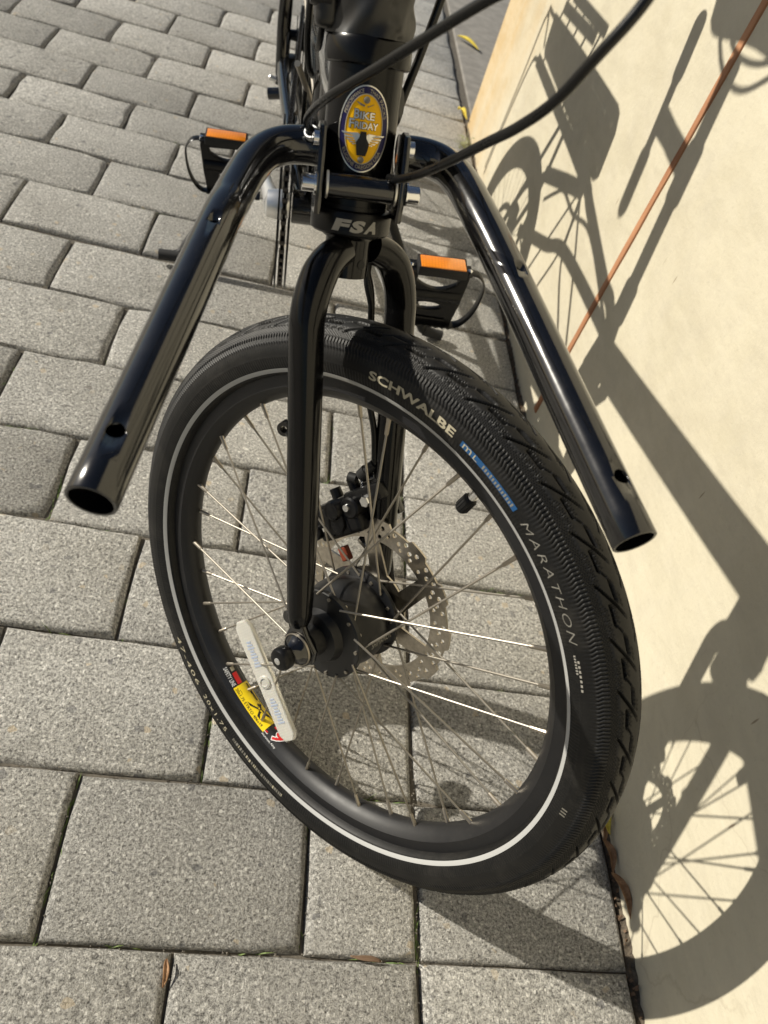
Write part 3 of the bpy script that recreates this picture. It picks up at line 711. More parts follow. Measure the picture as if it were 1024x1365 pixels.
part('post_clamp', merge([box(Hd(-.027, .000, .118), (N, H, S), (.0065, .010, .016), .004, 3), lathe(Hd(-.031, .004, .120), N, [(-.006, .0075), (0, .009), (.006, .009)], 18)]), 'rubber_boot', post, sharp=40)
BR = A                                             # bars are turned with the wheel
bc = P1 + S * .575
bar = part('handlebar', tube(catmull([bc - BR * .29 + S * .005, bc - BR * .15 + S * .002, bc, bc + BR * .15 + S * .002, bc + BR * .29 + S * .005], 6), .0125, 14), 'satin_black', post)
for sg in (-1, 1): part('grip', tube([bc + BR * .17 * sg + S * .002, bc + BR * .295 * sg + S * .005], .0165, 16), 'foam', post)
# badge
def badge_pt(x, y, lift=0.0): return cyl_pt(.0226, (x * .87) / .0226 - .03, .0532 + y * .87, lift)
def oval(rx_, ry_, r0x, r0y, l0, l1, n=64):
    vs = []
    for (ax_, ay_, l) in ((rx_, ry_, l0), (rx_, ry_, l1), (r0x, r0y, l1)):
        for k in range(n):
            t = 2 * math.pi * k / n; vs.append(badge_pt(ax_ * math.cos(t), ay_ * math.sin(t), l))
    fs = [(i * n + k, i * n + (k + 1) % n, (i + 1) * n + (k + 1) % n, (i + 1) * n + k) for i in range(2) for k in range(n)]
    return vs, fs
def oval_fill(rx_, ry_, l, n=48, m=8):
    vs, fs = [], []
    for i in range(m + 1):
        q = i / m
        for k in range(n): t = 2 * math.pi * k / n; vs.append(badge_pt(rx_ * q * math.cos(t), ry_ * q * math.sin(t), l))
    for i in range(m):
        for k in range(n): fs.append((i * n + k, i * n + (k + 1) % n, (i + 1) * n + (k + 1) % n, (i + 1) * n + k))
    return vs, fs
badge = part('head_badge', oval_fill(.0125, .0215, .0011), 'yellow')
part('badge_border', oval(.0165, .0262, .0124, .0213, .0002, .0012), 'navy', badge)
part('badge_edge', oval(.0172, .0269, .0164, .0261, .0, .0015), 'ring_silver', badge)
part('badge_edge', oval(.0127, .0218, .0122, .0212, .0010, .0015), 'gold_print', badge)
def badge_text(s, x0, x1, y0_, y1_, mat='ring_silver', lift=.0016, sl=0.0, **k):
    if mat == 'ring_silver':
        k2 = dict(k); k2['offset'] = k.get('offset', 0) + .035; e_ = .00030
        part('lettering', text_map(s, lambda x, y, z: badge_pt(x0 - e_ + (x1 - x0 + 2 * e_) * x, y0_ - e_ + (y1_ - y0_ + 2 * e_) * y, .0013), **k2), 'matt_black', badge, smooth=False)
    part('lettering', text_map(s, lambda x, y, z: badge_pt(x0 + (x1 - x0) * x, y0_ + (y1_ - y0_) * y + sl * x, lift), **k), mat, badge, smooth=False)
badge_text('B', -.0072, -.0038, .0063, .0121, offset=.02); badge_text('IKE', -.0034, .0062, .0063, .0108, offset=.02)
badge_text('F', -.0100, -.0066, .0004, .0060, offset=.02); badge_text('RIDAY', -.0062, .0092, .0004, .0046, offset=.02)
def arc_text(s, t0, t1, mat='gold_print'):
    part('lettering', text_map(s, lambda x, y, z: badge_pt((.0134 + .0021 * y) * math.cos(R(t0 + (t1 - t0) * x)), (.0225 + .0024 * y) * math.sin(R(t0 + (t1 - t0) * x)), .0015)), mat, badge, smooth=False)
arc_text('PERFORMANCE', 158, 100); arc_text('THAT PACKS', 84, 20); 
def arc_text2(s, t0, t1, mat='gold_print'):
    part('lettering', text_map(s, lambda x, y, z: badge_pt((.0155 - .0021 * y) * math.cos(R(t0 + (t1 - t0) * x)), (.0249 - .0024 * y) * math.sin(R(t0 + (t1 - t0) * x)), .0015)), mat, badge, smooth=False)
arc_text2('EUGENE OREGON USA', 212, 328)
def flat_poly(pts, lift, mat, name='emblem'):
    n = len(pts); vs = [badge_pt(x, y, lift) for x, y in pts] + [badge_pt(x, y, .001) for x, y in pts]
    part(name, (vs, [tuple(range(n))] + [(i, n + i, n + (i + 1) % n, (i + 1) % n) for i in range(n)]), mat, badge, smooth=False)
for sg in (-1, 1):        # wings: three rows of feathers each
    for q, (xe, ye, w) in enumerate(((.0148, -.0024, .0019), (.0128, -.0046, .0019), (.0110, -.0064, .0018), (.0090, -.0079, .0017), (.0070, -.0090, .0015))):
        flat_poly([(sg * .0012, -.0040 - .0010 * q), (sg * .0035, -.0022 - .0010 * q), (sg * .0080 * xe / .0138, ye - .0002), (sg * xe, ye), (sg * xe * .92, ye - w * .55), (sg * .0045, -.0046 - .0011 * q)], .0017 - .0001 * q, 'ring_silver', 'wing')
flat_poly([(-.0018, -.0012), (.0018, -.0012), (.0022, -.0050), (.0042, -.0085), (.0038, -.0120), (.0026, -.0162), (-.0030, -.0162), (-.0038, -.0120), (-.0042, -.0080), (-.0024, -.0050)], .0021, 'matt_black', 'suitcase')
flat_poly([(-.0066, .0166), (-.0040, .0146), (-.001, .0138), (-.0008, .0148), (-.0036, .0158)], .0016, 'dim_print'); flat_poly([(.0010, .0143), (.004, .0152), (.0052, .0160), (.003, .0150), (.001, .0136)], .0016, 'dim_print')
for y in (.0180, -.0188): part('rivet', lathe(badge_pt(0, y, .0010), (badge_pt(0, y, .01) - badge_pt(0, y, 0)), [(0, .0019), (.0008, .0019), (.0012, .0012)], 16), 'dim_print', badge)

# ------------------------------------------------------------------ front rack: clamp and the two bare arms
arms = {-1: [Hd(-.0235, .0, .0392), Hd(-.0340, .0, .0391), Hd(-.0440, .0010, .0380), Hd(-.0530, .0050, .0352), Hd(-.0600, .0120, .0310), Hd(-.0664, .0232, .0245), Hd(-.0712, .0370, .0172), Hd(-.0760, .055, .0090), Hd(-.0818, .080, -.0014), Hd(-.1025, .1575, -.0457), Hd(-.1231, .235, -.0899)],
        1: [Hd(.0253, .0, .0415), Hd(.0360, .0, .0420), Hd(.0450, .0015, .0415), Hd(.0525, .0055, .0398), Hd(.0585, .0122, .0370), Hd(.0640, .0236, .0315), Hd(.0680, .0370, .0248), Hd(.0732, .055, .0145), Hd(.0812, .080, -.0013), Hd(.1036, .1575, -.0497), Hd(.1261, .235, -.0982)]}
TR = .0113
for sg in (-1, 1):
    path = catmull(arms[sg], 6); n = len(path); d = (path[-1] - path[-2]).normalized(); e = path[-1]
    bore = [e + d * .0006, e + d * .0003] + path[:n - 16:-1] if False else [e + d * .0006, e + d * .0003, e - d * .02, e - d * .06, e - d * .105]
    vs, fs = tube(path + [e + d * .0004] + bore, [TR] * n + [TR - .0003] + [TR - .0008, TR - .0016, TR - .0016, TR - .0016, TR - .0016], 40, caps=True, frames=[(path[min(i + 1, n - 1)] - path[max(i - 1, 0)]).normalized() for i in range(n)] + [d] * 6)
    arm = part('rack_arm', (vs, fs), 'gloss_black', sharp=60)
    up = (V((0, 0, 1)) - d * d.z).normalized()
    cut_at = []
    for f_, rr in ((.62 if sg < 0 else .64, .0030), (.935, .0042)):
        # positions along the straight front run
        p = arms[sg][8] * (1 - (f_ - .6) / .4) + arms[sg][10] * ((f_ - .6) / .4) if f_ > .6 else arms[sg][8]
        cut_at.append((p, rr))
    for (p, rr) in cut_at:
        cvs, cfs = tube([p - up * .03, p + up * .03], rr, 20)
        co = add('cutter', cvs, cfs, None)
        md = arm.modifiers.new('hole', 'BOOLEAN'); md.object = co; md.operation = 'DIFFERENCE'; md.solver = 'EXACT'; md.use_hole_tolerant = True
        dg = bpy.context.evaluated_depsgraph_get(); me2 = bpy.data.meshes.new_from_object(arm.evaluated_get(dg))
        arm.modifiers.clear(); old = arm.data; arm.data = me2; bpy.data.meshes.remove(old)
        cm = co.data; bpy.data.objects.remove(co); bpy.data.meshes.remove(cm)
    pl = [(-.012, -.0300), (.012, -.0300), (.0155, -.020), (.0130, .005), (.0085, .0175), (.000, .0195), (-.0085, .0175), (-.0135, .004), (-.0155, -.020)]
    px_ = .0262 if sg > 0 else -.0248
    part('clamp_plate', plate(pl, [], Hd(px_, .016, .0345), (H, S, N), .0042, .0008), 'gloss_black', arm, sharp=30)
    part('clamp_bolt', merge([lathe(Hd(px_ + sg * .0021, .030, .0215), N * sg, [(0, .0068), (.001, .0068), (.0012, .0053), (.0082, .0053), (.0086, .0048), (.0086, .0030), (.0050, .0030), (.0050, .0001)], 28)]), 'chrome', arm, sharp=30)
    part('clamp_bolt', lathe(Hd(px_ + sg * .0021, .022, .0460), N * sg, [(0, .0046), (.003, .0046), (.0036, .0034)], 18), 'chrome', arm, sharp=30)
    part('washer', merge([lathe(Hd(px_ - sg * .0045, .030, .0215), N, [(-.0006, .0080), (.0006, .0080)], 24)]), 'ring_silver', arm)
part('clamp_bar', lathe(Hd(0, .030, .0215), N, [(-.0200, .0072), (.0200, .0072)], 30), 'gloss_black')

# ------------------------------------------------------------------ main frame
BB = V((-.001, .070, .252)); RH = V((-.031, .710, .2640)); SEAT = V((-.022, .060, .500))
HTb = P1 + S * .050
def fpt(y, z, off=0.0):
    x = P1.x - (NF.y * (y - P1.y) + NF.z * (z - P1.z)) / NF.x
    return V((x, y, z)) + NF * off
frame = part('main_tube', tube(catmull([HTb + V((0, .012, .014)), fpt(-.30, .555), fpt(-.10, .513), fpt(.03, .487)], 8), [.0245] * 25, 28), 'gloss_black')
part('seat_tube', tube([BB + V((0, 0, .0)), fpt(.062, .38), fpt(.060, .47), fpt(.066, .560)], [.019, .019, .0185, .0185], 22), 'gloss_black')
part('seat_cluster', merge([tube([fpt(.02, .44), fpt(.05, .49), fpt(.07, .54)], [.022, .028, .022], 18), box(fpt(.045, .46), (NF, FWD, FUP), (.016, .035, .030), .008, 2)]), 'gloss_black')
part('top_rail', tube(catmull([fpt(.03, .500), V((-.03, .10, .535)), V((-.03, .154, .539)), V((-.03, .325, .565)), V((-.03, .389, .576)), V((-.03, .60, .579)), V((-.03, .947, .580))], 6), .0110, 14), 'gloss_black')
part('bottom_bracket', lathe(BB, NF, [(-.034, .0205), (-.033, .0225), (.033, .0225), (.034, .0205)], 32), 'gloss_black')
for sg in (-1, 1):
    part('chainstay', tube(catmull([BB + NF * .022 * sg + V((0, .015, 0)), fpt(.30, .245, .040 * sg), fpt(.56, .246, .062 * sg), RH + NF * .066 * sg], 6), .0105, 14), 'gloss_black')
    part('seatstay', tube(catmull([RH + NF * .066 * sg, fpt(.665, .40, .055 * sg), fpt(.60, .492, .012 * sg)], 6), .0085, 14), 'gloss_black')
    part('rear_dropout', box(RH + NF * .066 * sg, (NF, FWD, FUP), (.004, .020, .016), .003), 'gloss_black')
part('seatstay', tube([V((-.03, .60, .492)), V((-.03, .482, .533)), V((-.03, .378, .566))], .0125, 14), 'gloss_black')
part('frame_brace', tube(catmull([V((.005, .60, .350)), V((.005, .503, .388)), V((.0, .417, .424)), V((-.005, .335, .463)), V((-.015, .111, .495)), V((-.02, .05, .50))], 5), .0105, 12), 'gloss_black')
for q in ([(.467, .358), (.428, .468), (.392, .567)], [(.383, .381), (.358, .476), (.384, .559)], [(.209, .405), (.335, .467), (.368, .537), (.388, .565)], [(.159, .417), (.277, .492), (.373, .549), (.390, .570)], [(.544, .468), (.497, .505), (.461, .525), (.379, .526), (.279, .546), (.096, .515)]):
    part('cable_run', tube(catmull([V((-.03, y, z)) for y, z in q], 6), .0036, 8), 'cable_black')
part('down_strut', tube([fpt(-.02, .470), fpt(.03, .36), BB], .0125, 16), 'gloss_black')
# right-hand side rail, stub and rack strut seen past the arm
part('rack_strut', tube(catmull([V((-.0905, .600, .205)), V((-.0975, .602, .26)), V((-.1045, .604, .34)), V((-.108, .61, .55)), V((-.105, .61, .645))], 5), .0088, 16), 'gloss_black')
part('rack_strut', tube([RH + NF * .075, fpt(.61, .55, .07), fpt(.61, .645, .075)], .0075, 12), 'gloss_black')
part('side_stub', merge([tube([V((-.062, .600, .196)), V((-.1085, .604, .181))], .0105, 18)]), 'gloss_black')
part('strut_bolt', lathe(V((-.100, .598, .2115)), V((-1, 0, .1)), [(-.006, .004), (.010, .005), (.012, .003)], 14), 'silver')
# rear wheel
rw = part('wheel', ring(rim_prof, RH, NF, 96), 'rim_black'); rw['label'] = 'rear wheel'
bx, by, bz = basis(NF)
link('tyre', tyre_np(RH, bx, by, bz, 160, 24, False), 'rubber', rw)
part('hub', lathe(RH, NF, [(-.066, .008), (-.045, .010), (-.03, .026), (-.024, .026), (-.022, .018), (.022, .018), (.026, .028), (.03, .028), (.045, .012), (.066, .008)], 32), 'satin_black', rw)
for k in range(36):
    a = R(10 * k); sg = 1 if k % 2 else -1; b = a + R(40 if (k // 2) % 2 else -40)
    part('spoke', tube([RH + NF * .026 * sg + (bx * math.cos(b) + by * math.sin(b)) * .025, RH + (bx * math.cos(a) + by * math.sin(a)) * .191], .001, 6), 'steel', rw)
for k, (o, r) in enumerate(((-.045, .030), (-.040, .036), (-.035, .044), (-.030, .052))):
    pts = []
    for q in range(64): rr = r + (.0022 if q % 4 in (1, 2) else -.0022); pts.append((rr * math.cos(2 * math.pi * q / 64), rr * math.sin(2 * math.pi * q / 64)))
    part('sprocket', plate(pts, [circ2(0, 0, .014, 20)], RH + NF * o, (bx, by, NF), .0018), 'rim_black', rw, smooth=False)
part('disc_rotor', plate(circ2(0, 0, .08, 60), [circ2(0, 0, .064, 40)], RH + NF * .038, (bx, by, NF), .0018), 'rotor', rw, smooth=False)
part('rear_brake', box(fpt(.66, .325, .045), (NF, FWD, FUP), (.022, .025, .030), .006, 2), 'satin_black')
part('rear_mech', merge([box(fpt(.705, .195, -.052), (NF, FWD, FUP), (.012, .016, .035), .004, 2), lathe(fpt(.69, .145, -.042), NF, [(-.004, .018), (.004, .018)], 20), lathe(fpt(.70, .095, -.042), NF, [(-.004, .018), (.004, .018)], 20), box(fpt(.695, .12, -.042), (NF, FWD, FUP), (.008, .010, .035), .003)]), 'satin_black')
# cranks, ring, chain, pedals
ringc = BB + NF * -.044
cr = part('chainset', lathe(BB, NF, [(-.058, .010), (-.056, .017), (-.046, .018), (-.036, .016)], 24), 'silver')
for o in (-.0072, .0072):
    part('chain_guard', plate(circ2(0, 0, .1115, 96), [circ2(0, 0, .092, 80)] , ringc + NF * o, (FWD, FUP, NF), .0022), 'satin_black', cr, sharp=40)
def cring():
    pts = []
    for q in range(208): rr = .1035 + (.0035 if q % 4 in (1, 2) else -.0015); pts.append((rr * math.cos(2 * math.pi * q / 208), rr * math.sin(2 * math.pi * q / 208)))
    hs = []
    for k in range(5):
        a0 = 2 * math.pi * k / 5 + .25; w_ = []
        for q in range(7): a = a0 + .78 * q / 6; w_.append((.088 * math.cos(a), .088 * math.sin(a)))
        for q in range(5): a = a0 + .66 - .54 * q / 4; w_.append((.036 * math.cos(a), .036 * math.sin(a)))
        hs.append(w_)
    return plate(pts, hs, ringc, (FWD, FUP, NF), .0040)
part('chainring', cring(), 'satin_black', cr, smooth=False)
def chain_path():
    P = []
    for k in range(25):
        a = R(-92 + 184 * k / 24); P.append(ringc + FWD * (.1045 * math.cos(a)) + FUP * (.1045 * math.sin(a)))
    top = P[-1]; rc = RH + NF * -.036
    P += [top + (rc + FUP * .046 - top) * (k / 14) for k in range(1, 15)]
    for k in range(1, 9): a = R(92 + 150 * k / 9); P.append(rc + FWD * (.046 * math.cos(a)) + FUP * (.046 * math.sin(a)))
    P += [fpt(.69, .145, -.042), fpt(.68, .10, -.042)]
    bot = P[0]; l = P[-1]; P += [l + (bot - l) * (k / 12) for k in range(1, 12)]
    return P
ch = catmull(chain_path(), 6, closed=True)
L_ = [0]
for i in range(1, len(ch)): L_.append(L_[-1] + (ch[i] - ch[i - 1]).length)
links = []; dl = .0127; i = 0; pos = 0.0
while pos < L_[-1] - dl:
    while L_[i + 1] < pos: i += 1
    t = (pos - L_[i]) / max(1e-6, L_[i + 1] - L_[i]); p = ch[i].lerp(ch[i + 1], t); d = (ch[i + 1] - ch[i]).normalized()
    w = .0031 if (int(pos / dl) % 2) else .0022
    dn = d.cross(NF).normalized()
    for sg in (-1, 1): links.append(box(p + NF * w * sg, (d, dn, NF), (.0076, .0040, .0005)))
    links.append(lathe(p + d * .00635, NF, [(-.0032, .0036), (.0032, .0036)], 8)); pos += dl
part('chain', merge(links), 'chain_steel', smooth=False, kind='stuff')
crk = {-1: (BB + NF * -.060, BB + NF * -.078 - FWD * .168 + V((0, 0, -.036))), 1: (BB + NF * .060, BB + NF * .083 + FWD * .165 + V((.017, 0, -.006)))}
# the arms as they stand: right arm back, left arm forward
for sg in (-1, 1):
    a, b = crk[sg]; P = [a, a.lerp(b, .12), a.lerp(b, .5), a.lerp(b, .9), b]
    part('crank_arm', merge([tube(P, [.0165, .0150, .0115, .0120, .0135], 20, flat=(1.0, .78), hint=(0, 0, 1)), lathe(a, NF * sg, [(-.016, .019), (-.006, .020), (.008, .0175), (.010, .010)], 24)]), 'silver')
    # pedal: hangs nearly upright
    X = NF * sg; up = V((0, -.06, .995)); up = (up - X * up.dot(X)).normalized(); Z = X.cross(up) * (1 if sg > 0 else -1)
    if Z.y > 0: Z = -Z
    o = b + X * .052
    bodyo = [(-.034, .033), (-.030, .040), (.038, .036), (.040, .030), (.036, -.010), (.030, -.045), (-.040, -.040), (-.043, -.034), (-.037, .0)]
    hole1 = [(-.026, .031), (.031, .028), (.028, .018)] + [(.028 - .052 * k / 8, .017 - .009 * math.sin(math.pi * k / 8)) for k in range(1, 8)] + [(-.026, .019)]
    hole2 = circ2(-.005, -.0160, .0215, 22, .0075, 0)
    hole3 = [(-.032, -.0285), (.022, -.0320), (.024, -.0370), (-.033, -.0345)]
    ped = part('pedal', merge([plate(bodyo, [hole1, hole2, hole3], o, (X, up, Z), .009, .0018),
              tube([o + X * -.050, o + X * .036], .0095, 18)]), 'satin_black', sharp=35)
    part('pedal_spindle', tube([b - X * .002, o - X * .040], [.0085, .0065], 16), 'satin_black', ped)
    for e, yy in ((1, .039), (-1, -.0425)):
        n0 = o + up * yy; pts = []
        for k in range(17):
            t = k / 16; pts.append((-.046 + .088 * t, 0 + (.0016 if k % 2 else -.0016)))
        outl_ = [(-.046, -.010), (.042, -.014)] if e > 0 else [(-.050, -.010), (.034, -.014)]
        x0_, x1_ = outl_[0][0], outl_[1][0]
        teeth = [(x0_ + (x1_ - x0_) * k / 20, .0105 + (.0022 if k % 2 else 0)) for k in range(21)]
        part('cage_plate', plate([(x0_, -.0105), (x1_, -.0105)] + teeth[::-1], [], n0 + X * 0, (X, Z, up), .0024), 'satin_black', ped, smooth=False)
    loop = catmull([o + X * .040 + up * .038, o + X * .053 + up * .035, o + X * .0625 + up * .022, o + X * .0630 + up * .004, o + X * .0590 + up * -.018, o + X * .050 + up * -.036, o + X * .040 + up * -.044, o + X * .028 + up * -.044], 6)
    part('cage_loop', tube(loop, .0022, 10, flat=(3.4, .7), hint=Z), 'satin_black', ped)
    loop2 = catmull([o + X * -.034 + up * .038, o + X * -.046 + up * .030, o + X * -.049 + up * .018, o + X * -.050 + up * .005], 6)
    part('cage_loop', tube(loop2, .0022, 10, flat=(3.2, .7), hint=Z), 'satin_black', ped)
    part('reflector_housing', box(o + X * .002 + up * .0450 + Z * .006, (X, up, Z), (.031, .0066, .0140), .0015), 'matt_black', ped, sharp=30)
    part('reflector', box(o + X * .002 + up * .0500 + Z * .0075, (X, up, Z), (.0285, .0026, .0120), .0012), 'amber', ped, sharp=30)
    for q in (-.036, .039): part('cage_bolt', lathe(o + X * q + up * .0400 + Z * .004, up, [(-.002, .0032), (.003, .0032), (.0036, .002)], 12), 'chrome', ped)
# double-legged stand
stand = part('kickstand', box(V((-.012, .29, .262)), (NF, FWD, FUP), (.030, .100, .012), .005), 'matt_black')
part('stand_leg', tube(catmull([V((.008, .205, .262)), V((.085, .203, .238)), V((.1126, .2, .216)), V((.1687, .2, .1276)), V((.222, .198, .035)), V((.238, .198, .016)), V((.27, .20, .012))], 6), .0075, 14), 'matt_black', stand)
part('stand_leg', tube(catmull([V((-.030, .375, .262)), V((-.048, .366, .250)), V((-.080, .345, .205)), V((-.135, .303, .130)), V((-.188, .258, .050)), V((-.203, .246, .024)), V((-.234, .241, .0165))], 6), .0075, 14), 'matt_black', stand)
part('stand_foot', tube([V((-.196, .243, .0205)), V((-.236, .241, .0160))], .0094, 16), 'foam', stand)
part('stand_foot', tube([V((.238, .198, .0155)), V((.272, .20, .0110))], .0094, 16), 'foam', stand)
# seat post, saddle, rear passenger bar
sp0, sp1 = fpt(.066, .555), fpt(.142, .860)
spost = part('seat_post', tube([sp0, sp1], .0160, 20), 'satin_black')
spd = (sp1 - sp0).normalized()
part('seat_clamp', tube([sp0 - spd * .01, sp0 + spd * .03], .022, 20), 'satin_black', spost)
pb = sp0.lerp(sp1, .62)
part('passenger_stem', merge([tube([pb - spd * .035, pb + spd * .025], .0215, 18), tube([pb, fpt(.200, .752), fpt(.256, .756)], [.016, .014, .016], 14)]), 'satin_black', spost)
b0 = fpt(.256, .756); bd = V((.985, -.13, -.07)).normalized()
part('passenger_bar', tube([b0 - bd * .22, b0 + bd * .20], .0105, 14), 'satin_black', spost)
for q in ((-.225, -.095), (.095, .205)): part('grip', tube([b0 + bd * q[0], b0 + bd * (q[0] + .01), b0 + bd * q[1]], [.013, .0165, .0165], 14), 'foam', spost)
def saddle():
    vs, fs = [], []; m, seg = 22, 20
    for i in range(m):
        t = i / (m - 1); y = sp1.y - .125 + .265 * t
        w = .018 + .052 * max(0, (t - .35) / .65) ** 1.2 * (1 - .25 * max(0, t - .85) / .15); hgt = .022 + .012 * t
        sc = max(.15, math.sqrt(max(0, 1 - (2 * t - 1) ** 10)))
        for k in range(seg):
            a = 2 * math.pi * k / seg; vs.append(V((sp1.x, y, sp1.z + .052)) + NF * (w * sc * math.cos(a)) + V((0, 0, 1)) * (hgt * sc * math.sin(a) * (1 if math.sin(a) > 0 else .75)))
    for i in range(m - 1):
        for k in range(seg): l = (k + 1) % seg; fs.append((i * seg + k, i * seg + l, (i + 1) * seg + l, (i + 1) * seg + k))
    fs.append(tuple(range(seg))[::-1]); fs.append(tuple((m - 1) * seg + k for k in range(seg))); return vs, fs
part('saddle', saddle(), 'rubber_boot', spost)
for sg in (-1, 1): part('saddle_rail', tube(catmull([sp1 + V((.008 * sg, -.10, .04)), sp1 + V((.021 * sg, -.04, .005)), sp1 + V((.021 * sg, .03, .005)), sp1 + V((.03 * sg, .11, .045))], 5), .0035, 8), 'steel', spost)
# rear deck
dz = .663; dxc = -.062
outl_ = [(-.023, .945), (-.119, .951), (-.135, .938), (-.142, .70), (-.156, .47), (-.158, .428), (-.149, .393), (-.13, .376), (-.03, .365), (.008, .376), (.017, .395), (.012, .509), (-.006, .764)]
dh = [circ2(x_, .395 + .0505 * k, .0044, 10) for k in range(10) for x_ in (-.025, -.125)]
deck = part('rear_deck', plate(outl_, dh, V((0, 0, dz)), (V((1, 0, 0)), V((0, 1, 0)), V((0, 0, 1))), .004), 'matt_black', smooth=False)
for sg in (-1, 1):
    part('deck_rail', tube(catmull([V((dxc + .04 * sg, .45, dz - .012)), V((dxc + .045 * sg, .60, dz - .010)), V((dxc + .045 * sg, .955, dz - .010)), V((-.03, 1.004, .649)), V((-.03, 1.018, .522)), V((-.03, 1.032, .411)), V((-.03, 1.044, .300))][0 if sg > 0 else 2:], 6), .0042, 10), 'gloss_black', deck)
part('deck_rail', tube(catmull([V((-.03, .947, .580)), V((-.03, .985, .557)), V((-.03, 1.017, .423)), V((-.03, 1.031, .290))], 6), .0045, 10), 'gloss_black', deck)
for y in (.42, .66, .90): part('deck_post', tube([V((-.035, y, .578)), V((-.05, y, dz))], .006, 8), 'gloss_black', deck)
# guard frame standing on the far side of the deck
gx = -.03; lat = [[V((gx, .64, .712)), V((gx, .90, .692))], [V((gx, .60, .735)), V((gx, .86, .722))]]
for k in range(5): y = .62 + .066 * k; lat.append([V((gx, y + .02, .66)), V((gx, y, .735 - .003 * k))])
for k, q in enumerate(lat): part('guard_rod', tube(q, .0095 if k < 2 else .0055, 8), 'gloss_black', deck)

# ------------------------------------------------------------------ cables
def cable(name, pts, r, mat='cable_black', seg=14): return part(name, tube(catmull(pts, 10), r, seg), mat)
cable('cable_housing', [bc + BR * .10 + S * .02, Hd(.085, .20, .42), Hd(.085, .235, .26), Hd(.066, .226, .160), Hd(.0446, .2003, .1250), Hd(.0244, .1714, .1106), Hd(.0061, .1355, .0953), Hd(-.0089, .1074, .0828), Hd(-.0262, .0703, .0684), Hd(-.0333, .0349, .0584), Hd(-.0341, .0201, .0519), Hd(-.0283, .0087, .0451), Hd(-.0290, -.03, .040)], .0024)
cable('cable_housing', [bc - BR * .08 + S * .02, Hd(.11, .17, .44), Hd(.118, .225, .30), Hd(.100, .226, .190), Hd(.0806, .2174, .1389), Hd(.0713, .2143, .1144), Hd(.0615, .2055, .0959), Hd(.0548, .1889, .0797), Hd(.0487, .1657, .0682), Hd(.0427, .1433, .0600), Hd(.0341, .1107, .0480), Hd(.0264, .0769, .0376), Hd(.0201, .0427, .0304), Hd(.0176, .0271, .0293)], .0024)
cable('cable_housing', [bc + BR * .05 + S * .02, Hd(.065, -.02, .30), Hd(.0500, -.0180, .160), Hd(.0426, -.0183, .1274), Hd(.0351, -.0220, .0970), Hd(.0249, -.0241, .0597), Hd(.0235, -.0236, .0420), Hd(.0235, -.022, .0), W(-.128, .245, .030), W(-.117, .225, .034)], .0027)
cable('brake_cable', [W(-.128, .245, .030), W(-.117, .225, .034), W(-.090, .165, .036), W(-.0720, .138, .0385), adj1], .0026)
# bundle along the main tube on the right-hand side
for k, (o, zz) in ((0, (-.032, .03)), (2, (-.030, .048))):
    cable('cable_housing', [bc - BR * (.12 + .02 * k) + S * .01, Hd(-.060 - .01 * k, -.01, .38), Hd(-.042 - .004 * k, -.006 - .006 * k, .22), Hd(-.030 - .003 * k, .004 - .012 * k, .135 + .01 * k), Hd(-.0285 - .0032 * k, -.018 - .01 * k, .095), fpt(-.36, .592 - .011 * k, o), fpt(-.12, .528 + zz * .3, o - .002), fpt(.03, .50, o), fpt(.07, .40, o * .9), fpt(.09, .30, o * .9)], .0021)
cable('shift_rod', [fpt(-.02, .46, -.040), V((-.0265, .20, .333)), V((-.0480, .36, .352)), V((-.0671, .50, .377)), fpt(.62, .42, -.052)], .0034, 'steel')
part('frame_stay', tube([V((-.066, .590, .225)), V((-.064, .52, .27)), V((-.055, .30, .30)), fpt(.05, .36, -.03)], .0095, 14), 'gloss_black')
part('cable_tie', ring([(-.002, .0042), (.002, .0042), (.002, .0032), (-.002, .0032)], Hd(-.0310, .014, .0470), (Hd(-.0300, .012, .0455) - Hd(-.0343, .022, .0525)), 14), 'silver')

# ------------------------------------------------------------------ leaves, weeds, grass
def leaf(name, base, tip, wid, curl, mat, label, seed, lift=.004, cat='leaf'):
    r = random.Random(seed); base = V(base); tip = V(tip); d = tip - base; L = d.length; d.normalize()
    side = d.cross(V((0, 0, 1))).normalized(); up = side.cross(d); vs, fs = [], []; n, m = 12, 5
    for i in range(n + 1):
        t = i / n; w = wid * (math.sin(math.pi * min(1, t * 1.02 + .02)) ** .75) * (1 - .35 * t) + .0004
        c = base + d * (L * t) + up * (curl * math.sin(math.pi * t * 1.3) + lift) + side * (.25 * wid * math.sin(5 * t + seed))
        for k in range(m):
            q = (k / (m - 1) - .5) * 2; vs.append(c + side * (w * q) + up * (abs(q) ** 1.6 * w * .8 + r.uniform(-.0004, .0004)))
    for i in range(n):
        for k in range(m - 1): fs.append((i * m + k, i * m + k + 1, (i + 1) * m + k + 1, (i + 1) * m + k))
    o = add(name, vs, fs, mat, None, sharp=80)
    md = o.modifiers.new('thick', 'SOLIDIFY'); md.thickness = .0006; md.offset = 0
    return tagged(o, label, cat)
leaf('dry_leaf', (.4135, -.700, .001), (.4185, -.745, .012), .0055, .005, 'dry_leaf', 'brown curled dry leaf with its pointed tip bent up against the wall foot', 1)
leaf('dry_leaf', (.413, -.664, -.001), (.4155, -.700, .003), .0050, .003, 'dry_leaf', 'reddish brown leaf scrap wedged in the wall joint behind the curled leaf', 2, .002)
leaf('dry_leaf', (.4130, -.640, -.001), (.4145, -.668, .002), .0040, .003, 'dry_leaf', 'narrow brown leaf fragment in the wall joint beside the yellow leaf', 3, .002)
leaf('yellow_leaf', (.410, -.628, .001), (.4165, -.662, .010), .0070, .004, 'yellow_leaf', 'small yellow leaf at the wall foot behind the front tyre', 4)
